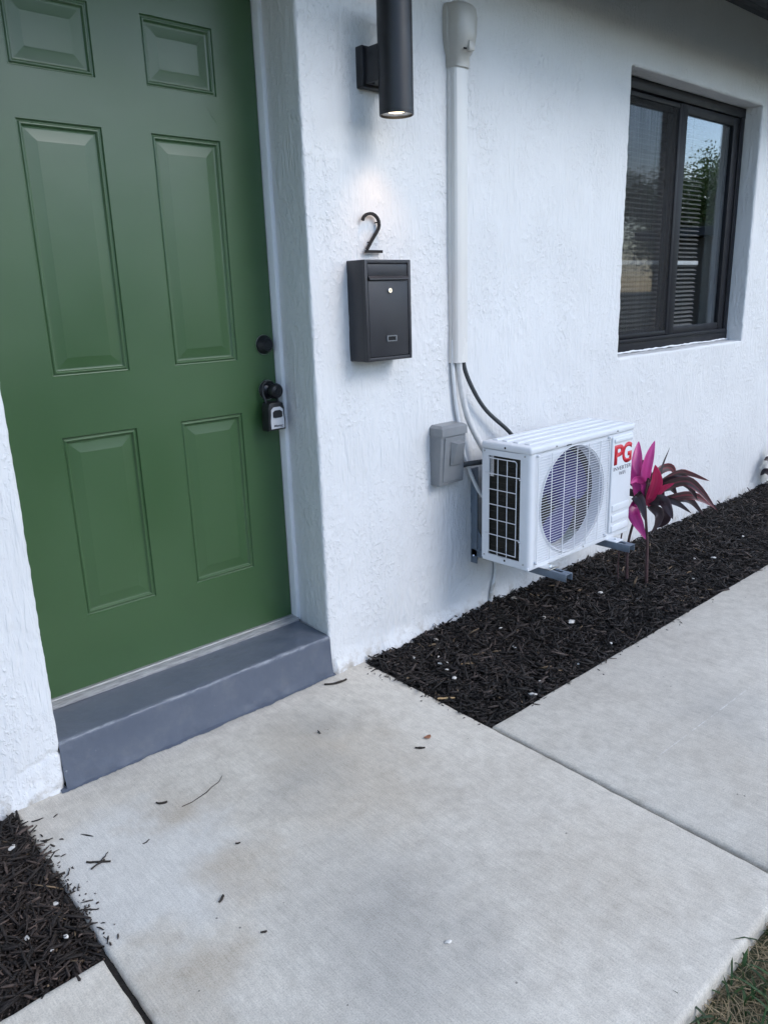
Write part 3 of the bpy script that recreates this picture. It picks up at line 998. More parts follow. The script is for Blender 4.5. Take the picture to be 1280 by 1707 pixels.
# ------------------------------------------------------------------ letterbox
mx0, mx1, mz0, mz1, my = .155, .361, 1.118, 1.444, -.090
mail = thing('letterbox', (.258, 0, mz0), 'charcoal metal letterbox with lock and name slot under the numeral', 'letterbox')
mbx = MB()
mbx.rbox(mx0, mx1, my + .008, .006, mz0, mz1, .003)
e = .0125
mbx.rbox(mx0, mx0 + e, my, my + .012, mz0, mz1, .002).rbox(mx1 - e, mx1, my, my + .012, mz0, mz1, .002)
mbx.rbox(mx0 + e - .001, mx1 - e + .001, my + .0004, my + .012, mz0, mz0 + e, .002).rbox(mx0 + e - .001, mx1 - e + .001, my + .0004, my + .012, mz1 - e, mz1, .002)
obj('body', mbx, M_MAIL, mail)
fl = MB()
fz = 1.382
fl.rbox(mx0 + e + .002, mx1 - e - .002, my + .0020, my + .009, fz + .010, mz1 - e - .002, .0012)
fl.loft([[(x, y, z) for y, z in ((my + .003, fz + .012), (my - .006, fz + .003), (my - .0065, fz - .001), (my - .003, fz - .001), (my + .004, fz + .006))] for x in (mx0 + e + .003, mx1 - e - .003)])
obj('flap', fl, M_MAIL, mail)
dr_ = obj('door', MB().rbox(mx0 + e + .002, mx1 - e - .002, my + .0015, my + .009, mz0 + e + .002, fz - .004, .0012), M_MAIL, mail)
lk = MB().lathe([(.0085, .002), (.0085, -.003), (.0075, -.004), (.0045, -.004), (.0042, -.003)], (.262, my, 1.346), 'y', 24)
obj('lock', lk, M_CHROME, dr_)
obj('keyhole', MB().box(.2612, .2628, my - .0034, my - .0030, 1.3425, 1.3495), M_DARK, dr_, smooth=0)
nx0, nx1, nz0, nz1 = .243, .288, 1.180, 1.200
pf = MB().rbox(nx0, nx1, my - .003, my + .002, nz1 - .0035, nz1, .0006).rbox(nx0, nx1, my - .003, my + .002, nz0, nz0 + .0035, .0006).rbox(nx0, nx0 + .005, my - .0032, my + .002, nz0, nz1, .0006).rbox(nx1 - .005, nx1, my - .0032, my + .002, nz0, nz1, .0006)
obj('name_plate_frame', pf, pbr('plate_frame', (.17, .18, .19), .3), dr_)
obj('name_plate', MB().box(nx0 + .004, nx1 - .004, my + .0002, my + .001, nz0 + .003, nz1 - .003), M_DARK, dr_, smooth=0)

# ------------------------------------------------------------------ key lock box on the knob
lkx, lky = KX - .014, DY - .056
lb = thing('key_lock_box', (lkx, lky, .90), 'black and silver key lock box hanging from the door knob', 'lock box')
bz0, bz1, hw = .892, .990, .0355
sec = []
for y, s in ((lky + .030, .92), (lky + .026, 1.0), (lky - .006, 1.0), (lky - .013, .95), (lky - .015, .86)):
    ring = []
    out = [(-hw, bz0), (hw, bz0), (hw * 1.02, bz0 + .035), (hw * .94, bz0 + .055), (hw * .96, bz0 + .078), (hw * .80, bz1 - .004), (hw * .5, bz1), (-hw * .5, bz1), (-hw * .80, bz1 - .004), (-hw * .96, bz0 + .078), (-hw * .94, bz0 + .055), (-hw * 1.02, bz0 + .035)]
    cz_ = (bz0 + bz1) / 2
    for x, z in out:
        ring.append((lkx + x * s, y, cz_ + (z - cz_) * s))
    sec.append(ring)
obj('body', MB().loft(sec), M_RUB, lb)
fp = [(-.027, bz0 + .007), (.027, bz0 + .007), (.0275, bz0 + .036), (.0245, bz0 + .055), (.024, bz0 + .072), (.013, bz0 + .081), (-.013, bz0 + .081), (-.024, bz0 + .072), (-.0245, bz0 + .055), (-.0275, bz0 + .036)]
face = obj('face_plate', MB().loft([[(lkx + x, y, z) for x, z in fp] for y in (lky - .013, lky - .0175)]), M_LOCKF, lb)
obj('shutter', MB().loft([[(lkx + x, y, z) for x, z in ((-.019, bz0 + .047), (-.012, bz0 + .0445), (.012, bz0 + .0445), (.019, bz0 + .047), (.0185, bz0 + .064), (.010, bz0 + .070), (-.010, bz0 + .070), (-.0185, bz0 + .064))] for y in (lky - .017, lky - .0205)]), M_RUB, lb)
sh = [(lkx - .020, lky + .008, bz1 - .006), (lkx - .021, lky + .010, KZ - .010), (lkx - .021, lky + .010, KZ + .012), (lkx - .015, lky + .010, KZ + .026), (lkx, lky + .010, KZ + .032), (lkx + .018, lky + .010, KZ + .028), (lkx + .029, lky + .010, KZ + .014), (lkx + .031, lky + .010, KZ - .008), (lkx + .024, lky + .008, bz1 - .006)]
sh = [(x, DY - .0245, z) for x, y, z in sh]
sh[0] = (sh[0][0], lky + .012, bz1 - .008); sh[-1] = (sh[-1][0], lky + .012, bz1 - .008)
obj('shackle', MB().tube(sh, .0045, 10), M_RUB, lb)


def text(name, s, x0, x1, z0, z1, y, mat, parent, bold=0.0, shear=0.0, depth=.0006):
    cu = bpy.data.curves.new(name, 'FONT')
    cu.body = s
    cu.offset = bold
    cu.shear = shear
    cu.resolution_u = 6
    tmp = bpy.data.objects.new(name, cu)
    COL.objects.link(tmp)
    bpy.context.view_layer.update()
    me = bpy.data.meshes.new_from_object(tmp.evaluated_get(bpy.context.evaluated_depsgraph_get()))
    bpy.data.objects.remove(tmp, do_unlink=True)
    n = len(me.vertices)
    co = np.empty(n * 3)
    me.vertices.foreach_get('co', co)
    co = co.reshape(-1, 3)
    lo, hi = co.min(0), co.max(0)
    q = np.empty_like(co)
    q[:, 0] = x0 + (co[:, 0] - lo[0]) / (hi[0] - lo[0]) * (x1 - x0)
    q[:, 2] = z0 + (co[:, 1] - lo[1]) / (hi[1] - lo[1]) * (z1 - z0)
    q[:, 1] = y
    q -= np.array(ORG[parent])
    me.vertices.foreach_set('co', q.ravel())
    bm = bmesh.new(); bm.from_mesh(me)
    bmesh.ops.recalc_face_normals(bm, faces=bm.faces)
    r_ = bmesh.ops.extrude_face_region(bm, geom=list(bm.faces))
    for g in r_['geom']:
        if isinstance(g, bmesh.types.BMVert): g.co.y -= depth
    bmesh.ops.recalc_face_normals(bm, faces=bm.faces)
    bm.to_mesh(me); bm.free()
    me.materials.clear()
    me.materials.append(mat)
    o = bpy.data.objects.new(name, me)
    COL.objects.link(o)
    o.parent = parent
    ORG[o] = ORG[parent]
    return o


text('lettering', 'Master', lkx - .017, lkx + .021, bz0 + .013, bz0 + .021, lky - .0174, M_INK, face, .02, .25)
text('lettering', 'LOCK', lkx + .010, lkx + .021, bz0 + .0095, bz0 + .0125, lky - .0174, M_INK, face, .01, .2)

# ------------------------------------------------------------------ line-set cover
cov = thing('line_cover', (.68, 0, 1.07), 'tall ivory plastic duct cover running down the white wall', 'duct cover')
cp = [(.640, .004), (.6405, -.012), (.6455, -.0125), (.6475, -.030), (.6535, -.037), (.668, -.0405), (.693, -.0405), (.7075, -.037), (.7135, -.030), (.716, -.0125), (.721, -.012), (.7215, .004)]
ct = MB()
for z in (1.074, 2.10): pass
ct.loft([[(x, y, z) for x, y in cp] for z in (1.074, 1.4, 1.75, 2.11)], cap=False)
inner = [(.680 + (x - .680) * .94, y * .92 + .001, ) for x, y in cp]
ct.loft([[(x, y, 1.074) for x, y in cp], [(x, y, 1.074) for x, y in inner], [(x, y, 1.14) for x, y in inner]], cap=False)
obj('channel', ct, M_COVER, cov, smooth=30)
obj('seam_strip', MB().rbox(.6425, .6463, -.0145, -.010, 1.0742, 2.10, .0008), M_COVER, cov)


def scaled(fx, fy, dz, dx=0):
    return [(.680 + (x - .680) * fx + dx, (y if y > 0 else y * fy), dz) for x, y in cp]


cap = MB()
cap.loft([scaled(1.06, 1.12, 2.082), scaled(1.10, 1.20, 2.083), scaled(1.10, 1.20, 2.118), scaled(1.20, 1.45, 2.125), scaled(1.36, 1.72, 2.150), scaled(1.50, 1.85, 2.185), scaled(1.52, 1.9, 2.235), scaled(1.46, 1.75, 2.262), scaled(1.30, 1.4, 2.276), scaled(1.0, .9, 2.281)])
obj('wall_cap', cap, M_CAP, cov, smooth=60)
fp2 = MB().rbox(.6755, .7035, -.076, -.060, 2.128, 2.160, .004)
obj('cap_lip', fp2, M_CAP, cov)
obj('cap_slot', MB().box(.6560, .6680, -.0705, -.066, 2.1300, 2.1345), M_DARK, cov, smooth=0)


def smooth_path(pts, n=24):
    pts = [Vector(p) for p in pts]
    out = []
    ext = [pts[0] * 2 - pts[1]] + pts + [pts[-1] * 2 - pts[-2]]
    for i in range(1, len(ext) - 2):
        for k in range(n // (len(pts) - 1)):
            t = k / (n // (len(pts) - 1))
            a, b, c, d = ext[i - 1], ext[i], ext[i + 1], ext[i + 2]
            out.append(.5 * ((2 * b) + (c - a) * t + (2 * a - 5 * b + 4 * c - d) * t * t + (3 * b - a - 3 * c + d) * t ** 3))
    out.append(pts[-1])
    return out


tag(obj('insulated_pipe', MB().tube(smooth_path([(.672, -.022, 1.16), (.674, -.024, 1.06), (.684, -.03, .96), (.712, -.034, .86), (.760, -.05, .76), (.80, -.085, .67)], 30), .0125, 12), M_PIPE, loc=(.70, -.03, .9), smooth=60),
    'white wrapped pipe curving from the duct cover to behind the white unit', 'pipe')
tag(obj('black_cable', MB().tube(smooth_path([(.695, -.022, 1.16), (.700, -.024, 1.065), (.736, -.034, .975), (.815, -.040, .875), (.94, -.055, .775), (1.00, -.07, .70)], 30), .0085, 10), M_CABLE, loc=(.80, -.04, .9), smooth=60),
    'dark foam covered cable bowing from the duct cover down behind the unit', 'cable')
tag(obj('drain_tube', MB().tube(smooth_path([(.650, -.012, 1.16), (.652, -.012, 1.05), (.668, -.012, .92), (.690, -.012, .82), (.715, -.014, .70), (.765, -.04, .56), (.80, -.07, .50)], 36), .0075, 10), M_WHITE, loc=(.66, -.012, .9), smooth=60),
    'thin white tube lying against the wall behind the grey box', 'tube')
tag(obj('drain_tube', MB().tube(smooth_path([(.905, -.010, .30), (.915, -.010, .22), (.918, -.010, .15), (.890, -.012, .06), (.878, -.014, -.01)], 24), .009, 10), M_STUCCO, loc=(.9, -.01, .1), smooth=60),
    'painted drain tube stub on the wall below the white unit', 'tube')

# ------------------------------------------------------------------ electrical disconnect box
dis = thing('disconnect_box', (.598, 0, .613), 'grey metal electrical disconnect box with wedge handle beside the unit', 'electrical box')
ex0, ex1, ez0, ez1, ey = .534, .668, .615, .842, -.058
db = MB()
db.loft([[(ex0, y0, z), (ex1, y0, z), (ex1, y1, z), (ex0, y1, z)] for z, y0, y1 in ((ez0, .004, ey + .014), (ez0 + .002, .004, ey + .011), (ez1 - .018, .004, ey - .004), (ez1 - .016, .004, ey - .004))])
obj('body', db, M_GREYBOX, dis)
lid = MB()
lid.loft([[(ex0 - .003 + i, .004, z), (ex1 + .003 - i, .004, z), (ex1 + .003 - i, ey - .010 + i, z), (ex0 - .003 + i, ey - .010 + i, z)] for z, i in ((ez1 - .034, .0), (ez1 - .004, .0), (ez1, .004), (ez1 + .006, .012))])
obj('lid', lid, M_GREYBOX, dis)
fr_ = MB()
fr_.loft([[(ex0 + .016, ey + .0095, ez0 + .010), (ex1 - .010, ey + .0095, ez0 + .010), (ex1 - .010, ey - .004, ez1 - .040), (ex0 + .016, ey - .004, ez1 - .040)],
          [(ex0 + .018, ey + .0065, ez0 + .012), (ex1 - .012, ey + .0065, ez0 + .012), (ex1 - .012, ey - .008, ez1 - .042), (ex0 + .018, ey - .008, ez1 - .042)]])
obj('door', fr_, M_GREYBOX, dis)
wd = MB()
wx0, wx1, wz0, wz1 = ex0 + .048, ex1 - .024, ez0 + .075, ez1 - .058
wd.loft([[(wx0, ey - .004, wz0), (wx1, ey - .004, wz0), (wx1, ey - .007, wz1), (wx0, ey - .007, wz1)],
         [(wx0 + .010, ey - .008, wz0 + .01), (wx1 - .004, ey - .008, wz0 + .01), (wx1 - .006, ey - .030, wz1 - .008), (wx0 + .014, ey - .030, wz1 - .008)]])
obj('handle_wedge', wd, M_GREYBOX, dis)
obj('knockout', MB().lathe([(.011, 0), (.0105, -.0006)], (ex0, -.026, ez0 + .030), 'x', 20), M_GREYBOX, dis)
tag(obj('conduit_whip', MB().tube([(.660, -.035, .672), (.70, -.04, .675), (.74, -.055, .676), (.80, -.075, .676)], .0105, 10), M_CABLE, loc=(.70, -.04, .675), smooth=60),
    'short dark conduit joining the grey box to the white unit', 'conduit')

# ------------------------------------------------------------------ outdoor air conditioner
ax0, ax1, ay0, ay1, az0, az1 = .688, 1.392, -.360, -.130, .312, .782
ac = thing('air_conditioner', ((ax0 + ax1) / 2, (ay0 + ay1) / 2, az0), 'white wall mounted outdoor air conditioner with round fan grille and red letters', 'air conditioner')
ZC = .752
cas = MB()
gx0, gx1, gz0, gz1 = .722, 1.214, .322, .750
fcx, fcz, frd = .968, .536, .208
yF = ay0 + .004
# front sheet with the round opening
N = 120
angs = [2 * math.pi * k / N for k in range(N)]
for cxx, czz in ((gx0, gz0), (gx1, gz0), (gx0, gz1), (gx1, gz1)):
    a_ = math.atan2(czz - fcz, cxx - fcx) % (2 * math.pi)
    k_ = min(range(N), key=lambda k: abs(angs[k] - a_))
    angs[k_] = a_
outer, inn, inn2 = [], [], []
for a_ in angs:
    c_, s_ = math.cos(a_), math.sin(a_)
    t = min(((gx1 - fcx) / c_ if c_ > 1e-9 else 9), ((gx0 - fcx) / c_ if c_ < -1e-9 else 9), ((gz1 - fcz) / s_ if s_ > 1e-9 else 9), ((gz0 - fcz) / s_ if s_ < -1e-9 else 9))
    outer.append((fcx + c_ * t, yF, fcz + s_ * t))
    inn.append((fcx + c_ * frd, yF, fcz + s_ * frd))
    inn2.append((fcx + c_ * (frd - .004), yF + .045, fcz + s_ * (frd - .004)))
cas.loft([outer, inn, inn2], cap=False)
# corner posts and front strips (rounded front-left post)
post = [(ax0, ay0 + .045), (ax0, ay0 + .016), (ax0 + .003, ay0 + .008), (ax0 + .008, ay0 + .003), (ax0 + .016, ay0), (gx0, ay0), (gx0, ay0 + .006), (ax0 + .012, ay0 + .012), (ax0 + .006, ay0 + .045)]
cas.loft([[(x, y, z) for x, y in post] for z in (az0, ZC + .004)])
cas.box(gx0 - .001, gx1 + .001, ay0, ay0 + .006, az0, gz0)
cas.box(gx1, ax1 - .004, ay0 + .001, ay0 + .006, az0, ZC)
cas.box(gx0 - .001, gx1 + .001, ay0 + .0005, ay0 + .006, gz1, ZC)
cas.rbox(ax1 - .008, ax1, ay0 + .0002, ay1, az0, ZC, .003)
# left side frame: rear post, top and bottom strips
cas.box(ax0, ax0 + .006, ay1 - .032, ay1, az0, ZC)
cas.box(ax0 + .0003, ax0 + .006, ay0 + .044, ay1 - .031, ZC - .022, ZC)
cas.box(ax0 + .0003, ax0 + .006, ay0 + .044, ay1 - .031, az0, az0 + .020)
cas.box(ax0 + .3, ax1 - .003, ay1 - .004, ay1, az0, ZC)
obj('casing', cas, M_AC, ac, smooth=40)
tpm = MB().rbox(ax0 - .004, ax1 + .004, ay0 - .005, ay1 + .004, ZC, az1, .011, 4)
obj('top_cover', tpm, M_AC, ac, smooth=50)
for yy in (-.315, -.262, -.209, -.162):
    obj('top_rib', MB().rbox(ax0 + .035, ax1 - .03, yy - .013, yy + .013, az1 - .004, az1 + .0045, .004, 3), M_AC, ac, smooth=60)
bp = MB().rbox(ax0 + .001, ax1 - .001, ay0 + .002, ay1 - .001, az0 - .010, az0 + .003, .003)
obj('base_pan', bp, M_AC, ac)
obj('condenser_coil', MB().box(ax0 + .016, ax0 + .034, ay0 + .04, ay1 - .02, az0 + .008, ZC - .004).box(ax0 + .03, ax1 - .19, ay1 - .030, ay1 - .012, az0 + .008, ZC - .004), M_FIN, ac, smooth=0)
cf = MB()
for k in range(58):
    y_ = ay0 + .046 + k * .00275
    cf.box(ax0 + .0115, ax0 + .0165, y_, y_ + .0009, az0 + .012, ZC - .008)
for k in range(18):
    z_ = az0 + .030 + k * .0235
    cf.box(ax0 + .0105, ax0 + .0165, ay0 + .046, ay1 - .025, z_, z_ + .0016)
obj('coil_fins', cf, M_FIN, ac, smooth=0)
obj('inner_partition', MB().box(1.216, 1.220, ay0 + .01, ay1 - .01, az0 + .005, ZC - .002), M_ACIN, ac, smooth=0)
obj('side_bracket_tape', MB().box(ax0 + .007, ax0 + .009, ay1 - .052, ay1 - .034, ZC - .105, ZC - .024), M_CHROME, ac, smooth=0)
# fan
fan = obj('fan_hub', MB().lathe([(.046, .02), (.046, -.030), (.040, -.040), (.020, -.045), (.006, -.045)], (fcx, ay0 + .075, fcz), 'y', 32), M_FAN, ac)
for k in range(3):
    a0 = 2 * math.pi * k / 3 + .5
    vs, fs = [], []
    nr, na = 7, 12
    for i in range(nr):
        r_ = .042 + (.196 - .042) * i / (nr - 1)
        span = 1.15 + .75 * math.sin(math.pi * min(1, i / (nr - 1) * .8))
        for j in range(na):
            t = j / (na - 1) - .5
            ang = a0 + t * span + .25 * i / (nr - 1)
            vs.append((fcx + r_ * math.cos(ang), ay0 + .082 + .055 * t * (1 - .3 * i / (nr - 1)) + .012 * (t * t), fcz + r_ * math.sin(ang)))
    for i in range(nr - 1):
        for j in range(na - 1):
            fs.append((i * na + j, i * na + j + 1, (i + 1) * na + j + 1, (i + 1) * na + j))
    n0 = len(vs)
    vs += [(x, y + .003, z) for x, y, z in vs]
    fs += [tuple(n0 + q for q in f[::-1]) for f in fs]
    obj('fan_blade', MB().add(vs, fs), M_FAN, ac, smooth=60)
# front wire grille
gy = ay0 - .006
s0 = obj('grille_wire', MB().tube([(gx0 + .006, gy, gz0 + .008), (gx1 - .006, gy, gz0 + .008)], .00105, 6), M_ACWIRE, ac, smooth=60)
NW = 40
for k in range(1, NW):
    dup(s0, (0, 0, k * (gz1 - gz0 - .018) / (NW - 1)))
for x in (.728, .812, .893, .974, 1.055, 1.136, 1.208):
    obj('grille_upright', MB().tube([(x, gy - .0015, gz0 + .004), (x, gy - .0015, gz1 - .006)], .0019, 6), M_ACWIRE, ac, smooth=60)
obj('grille_rim', MB().tube([(fcx + .214 * math.cos(2 * math.pi * k / 64), ay0 - .001, fcz + .214 * math.sin(2 * math.pi * k / 64)) for k in range(65)], .0022, 6, False), M_ACWIRE, ac, smooth=60)
for x, z in ((gx0 + .008, gz1 - .006), (gx1 - .006, gz1 - .006), (gx0 + .008, gz0 + .006), (gx1 - .006, gz0 + .006)):
    obj('grille_clip', MB().lathe([(.006, .006), (.006, -.007), (.004, -.010)], (x, ay0, z), 'y', 14), M_ACWIRE, ac)
# raised service panel with ribs and lettering
pnl = obj('service_panel', MB().rbox(1.226, 1.381, ay0 - .007, ay0 + .004, .330, .744, .006, 3), M_AC, ac, smooth=60)
obj('handle_ledge', MB().rbox(1.236, 1.374, ay0 - .013, ay0 - .004, .716, .734, .005, 3), M_AC, pnl, smooth=60)
for z in (.436, .391, .346):
    obj('panel_rib', MB().rbox(1.240, 1.370, ay0 - .011, ay0 - .004, z - .016, z + .016, .005, 3), M_AC, pnl, smooth=60)
yT = ay0 - .0068
text('lettering', 'P', 1.240, 1.312, .622, .706, yT, M_RED, pnl, .035)
text('lettering', 'G', 1.300, 1.374, .620, .708, yT - .0001, M_RED, pnl, .035)
text('lettering', 'INVERTER', 1.240, 1.373, .597, .613, yT, M_INK, pnl, .004)
text('lettering', 'WiFi', 1.282, 1.332, .574, .590, yT, M_INK, pnl, .004)
for x, z in ((.84, .765), (1.26, .765), (1.05, az0 + .004)):
    obj('screw', MB().lathe([(.004, .004), (.004, -.002), (.002, -.003)], (x, ay0 - .005 if z > .7 else ay0, z), 'y', 12), M_HWEDGE, ac)
obj('vent_slot', MB().box(.905, .935, ay0 - .0058, ay0 - .004, .757, .7605), M_DARK, ac, smooth=0)
for y, z in ((-.245, .767), (-.245, az0 + .008)):
    obj('screw_hole', MB().lathe([(.0042, .002), (.0042, -.0006 - (.004 if z > .7 else 0))], (ax0, y, z), 'x', 14), M_DARK, ac)
for y, z in ((-.335, .745), (-.335, .325), (-.142, .745), (-.142, .325)):
    obj('screw', MB().lathe([(.0035, .003), (.0035, -.002), (.0018, -.003)], (ax0, y, z), 'x', 10), M_HWEDGE, ac)
# wire guard on the open side
gxw = ax0 - .004
wg = MB()
YV = (-.300, -.256, -.211, -.168)
for y in YV: wg.tube([(gxw, y, .346), (gxw, y, .722 if y != YV[0] else .716)], .0019, 6)
for z, ya, yb in ((.722, -.297, -.160), (.661, -.318, -.150), (.600, -.302, -.166), (.540, -.302, -.166), (.480, -.302, -.166), (.418, -.318, -.150), (.350, -.302, -.166)):
    wg.tube([(gxw - .003, ya, z), (gxw - .003, yb, z)], .0019, 6)
wg.tube(smooth_path([(gxw, YV[1], .36), (gxw, YV[1], .338), (gxw, YV[1] + .008, .331), (gxw, YV[2] - .008, .331), (gxw, YV[2], .338), (gxw, YV[2], .36)], 20), .0019, 6)
wg.tube(smooth_path([(gxw, YV[0], .70), (gxw, YV[0], .714), (gxw, YV[0] + .008, .722), (gxw, YV[0] + .02, .722)], 12), .0019, 6)
for z in (.661, .418):
    wg.tube([(gxw - .003, -.316, z - .006), (ax0 + .003, -.322, z - .006)], .0022, 6)
    wg.tube([(gxw - .003, -.152, z), (ax0 + .003, -.148, z)], .0022, 6)
obj('side_guard', wg, M_ACWIRE, ac, smooth=60)
for y0 in range(12):
    z_ = .345 + y0 * .034
    if 3 < y0 < 8: continue
    obj('edge_clip', MB().rbox(ax0 - .0015, ax0 + .003, -.3235, -.3180, z_, z_ + .010, .001), M_AC, ac)
for x in (.79, 1.25):
    ft = MB().rbox(x - .028, x + .028, -.408, -.340, .2985, .3035, .0015)
    ft.lathe([(.006, 0), (.006, .004), (.004, .007)], (x, -.386, .303), 'z', 6)
    obj('mounting_foot', ft, M_CHROME if x < 1 else M_AC, ac)


def bracket(x, tip, label):
    b = thing('wall_bracket', (x, 0, .24), label, 'bracket', 'brackets carrying the air conditioner')
    w = .021
    obj('wall_rail', MB().rbox(x - w, x + w, -.006, .006, .236, .640, .0015).rbox(x - w, x - w + .004, -.036, -.005, .236, .640, .0015), M_BRKT, b)
    arm = MB()
    t_ = .003
    arm.rbox(x - w, x - w + t_, tip, -.002, .268, .297, .0008).rbox(x + w - t_, x + w, tip, -.002, .268, .297, .0008)
    arm.rbox(x - w + .001, x - .007, tip + .0003, -.002, .2945, .2975, .0008).rbox(x + .007, x + w - .001, tip + .0003, -.002, .2945, .2975, .0008)
    for ya, yb in ((tip + .0006, tip + .03), (tip + .10, -.004)):
        arm.box(x - .008, x + .008, ya, yb, .2948, .2972)
    obj('arm', arm, M_BRKT, b)
    obj('gusset', MB().loft([[(xx, -.006, .298), (xx, -.006, .420), (xx, -.105, .298)] for xx in (x - w + .0045, x - w + .008)]), M_BRKT, b, smooth=0)
    for z in (.27, .60):
        obj('bolt', MB().lathe([(.006, .002), (.006, -.003), (.003, -.006)], (x - w + .004 - .006, -.020, z), 'x', 6), M_CHROME, b)
    return b


bracket(.788, -.476, 'grey steel bracket under the wire guard end of the unit')
bracket(1.25, -.466, 'grey steel bracket under the lettered end of the unit')

# ------------------------------------------------------------------ bark mulch
def boxes_soup(name, C_, ax, ay_, az_, tint, mat, kind='stuff', parent=None):
    """tapered splinters: centre, half vectors, one colour each"""
    n = len(C_)
    tp_ = RNG.uniform(.25, .8, (n, 1))
    tq = RNG.uniform(.25, .8, (n, 1))
    bend = az_ * RNG.uniform(-1.2, 1.2, (n, 1)) + ay_ * RNG.uniform(-.6, .6, (n, 1))
    V = np.empty((n, 12, 3))
    for s, (u, w, bb) in enumerate(((-1, tp_, 0), (0, 1, 1), (1, tq, 0))):
        c = C_ + ax * u + bend * bb
        V[:, s * 4 + 0] = c - ay_ * w - az_ * w
        V[:, s * 4 + 1] = c + ay_ * w - az_ * w
        V[:, s * 4 + 2] = c + ay_ * w + az_ * w
        V[:, s * 4 + 3] = c - ay_ * w + az_ * w
    q = [(3, 2, 1, 0), (8, 9, 10, 11)]
    for s in (0, 4):
        for k in range(4):
            q.append((s + k, s + (k + 1) % 4, s + 4 + (k + 1) % 4, s + 4 + k))
    q = np.array(q)
    Fq = (np.arange(n)[:, None, None] * 12 + q[None]).reshape(-1, 4)
    me = bpy.data.meshes.new(name)
    me.vertices.add(n * 12)
    me.vertices.foreach_set('co', V.ravel())
    me.loops.add(len(Fq) * 4)
    me.loops.foreach_set('vertex_index', Fq.ravel().astype(np.int32))
    me.polygons.add(len(Fq))
    me.polygons.foreach_set('loop_start', np.arange(len(Fq), dtype=np.int32) * 4)
    me.update(calc_edges=True)
    at = me.color_attributes.new('tint', 'FLOAT_COLOR', 'POINT')
    cc = np.ones((n, 12, 4))
    cc[:, :, :3] = tint[:, None, :]
    at.data.foreach_set('color', cc.ravel())
    me.materials.append(mat)
    o = bpy.data.objects.new(name, me)
    COL.objects.link(o)
    return tag(o, kind=kind)


def chips(name, xr, yr, n, powr=1.0, inside=None, tone=1.0, wmul=.85):
    x = xr[0] + (xr[1] - xr[0]) * RNG.random(n) ** powr
    y = RNG.uniform(yr[0], yr[1], n)
    if inside is not None:
        k = inside(x, y)
        x, y = x[k], y[k]
    n = len(x)
    big = RNG.random(n) < .14
    L = np.where(big, RNG.uniform(.015, .042, n), RNG.gamma(1.7, .0046, n).clip(.002, .026))
    W = np.where(big, RNG.uniform(.0018, .0062, n), RNG.uniform(.0008, .0040, n))
    W = W * wmul
    T = RNG.uniform(.0007, .0022, n) + big * .001
    th = RNG.uniform(0, 2 * np.pi, n)
    tilt = RNG.normal(0, .28, n)
    roll = RNG.normal(0, .5, n)
    P = np.c_[x, y, np.zeros(n)]
    P[:, 2] = bed_h(P) + RNG.uniform(-.002, .014, n) + np.abs(np.sin(tilt)) * L * .6
    ax = np.c_[np.cos(th) * np.cos(tilt), np.sin(th) * np.cos(tilt), np.sin(tilt)]
    up = np.c_[np.zeros(n), np.zeros(n), np.ones(n)]
    b = np.cross(up, ax); b /= np.linalg.norm(b, axis=1)[:, None]
    c = np.cross(ax, b)
    b2 = b * np.cos(roll)[:, None] + c * np.sin(roll)[:, None]
    c2 = np.cross(ax, b2)
    v = RNG.random(n)
    br = np.where(v < .78, RNG.uniform(.35, 1.2, n), RNG.uniform(1.4, 4.2, n)) * (1 + .45 * fbm(P * 5, 71, 2))
    tint = np.array([.017, .0125, .0105])[None] * br[:, None] * (1 + (tone - 1) * (np.array([1.25, 1.0, .8]) * np.clip(-P[:, 1:2] * 2.2, 0, 1)))
    tan = RNG.random(n) < .012
    tint[tan] = np.array([.16, .11, .065]) * RNG.uniform(.5, 1.4, (tan.sum(), 1))
    o = boxes_soup(name, P, ax * L[:, None], b2 * W[:, None], c2 * T[:, None], tint, M_CHIP)
    return o


def edge_line(x, y):  # right bed keeps off the slabs, with a few chips over the edge
    xl = .150 + (y) * -.0 + .03 * (y / .64) * 0
    sl_ = .158 + (y) * (.158 - .137) / .64
    return (x > sl_ - .008 + RNG.normal(0, .004, len(x))) & (y > -.640 + RNG.normal(0, .004, len(y)))


tag(chips('bark_mulch', (.14, 2.0), (-.65, -.002), 22000, 1.0, edge_line), 'dark shredded bark mulch covering the bed under the unit', 'mulch')
tag(chips('bark_mulch', (1.98, 5.2), (-.65, -.002), 19000, 1.25, edge_line), 'dark bark mulch filling the far end of the bed', 'mulch')
def left_edge(x, y):
    return (x < -1.118 + .0178 * y / 1.0 + RNG.normal(0, .004, len(x))) & (y > -.648 + RNG.normal(0, .004, len(y)))


tag(chips('bark_mulch', (-1.62, -1.105), (-.66, -.006), 9500, 1.0, left_edge, 1.4, .62),
    'brown bark mulch in the bed left of the doorstep', 'mulch')

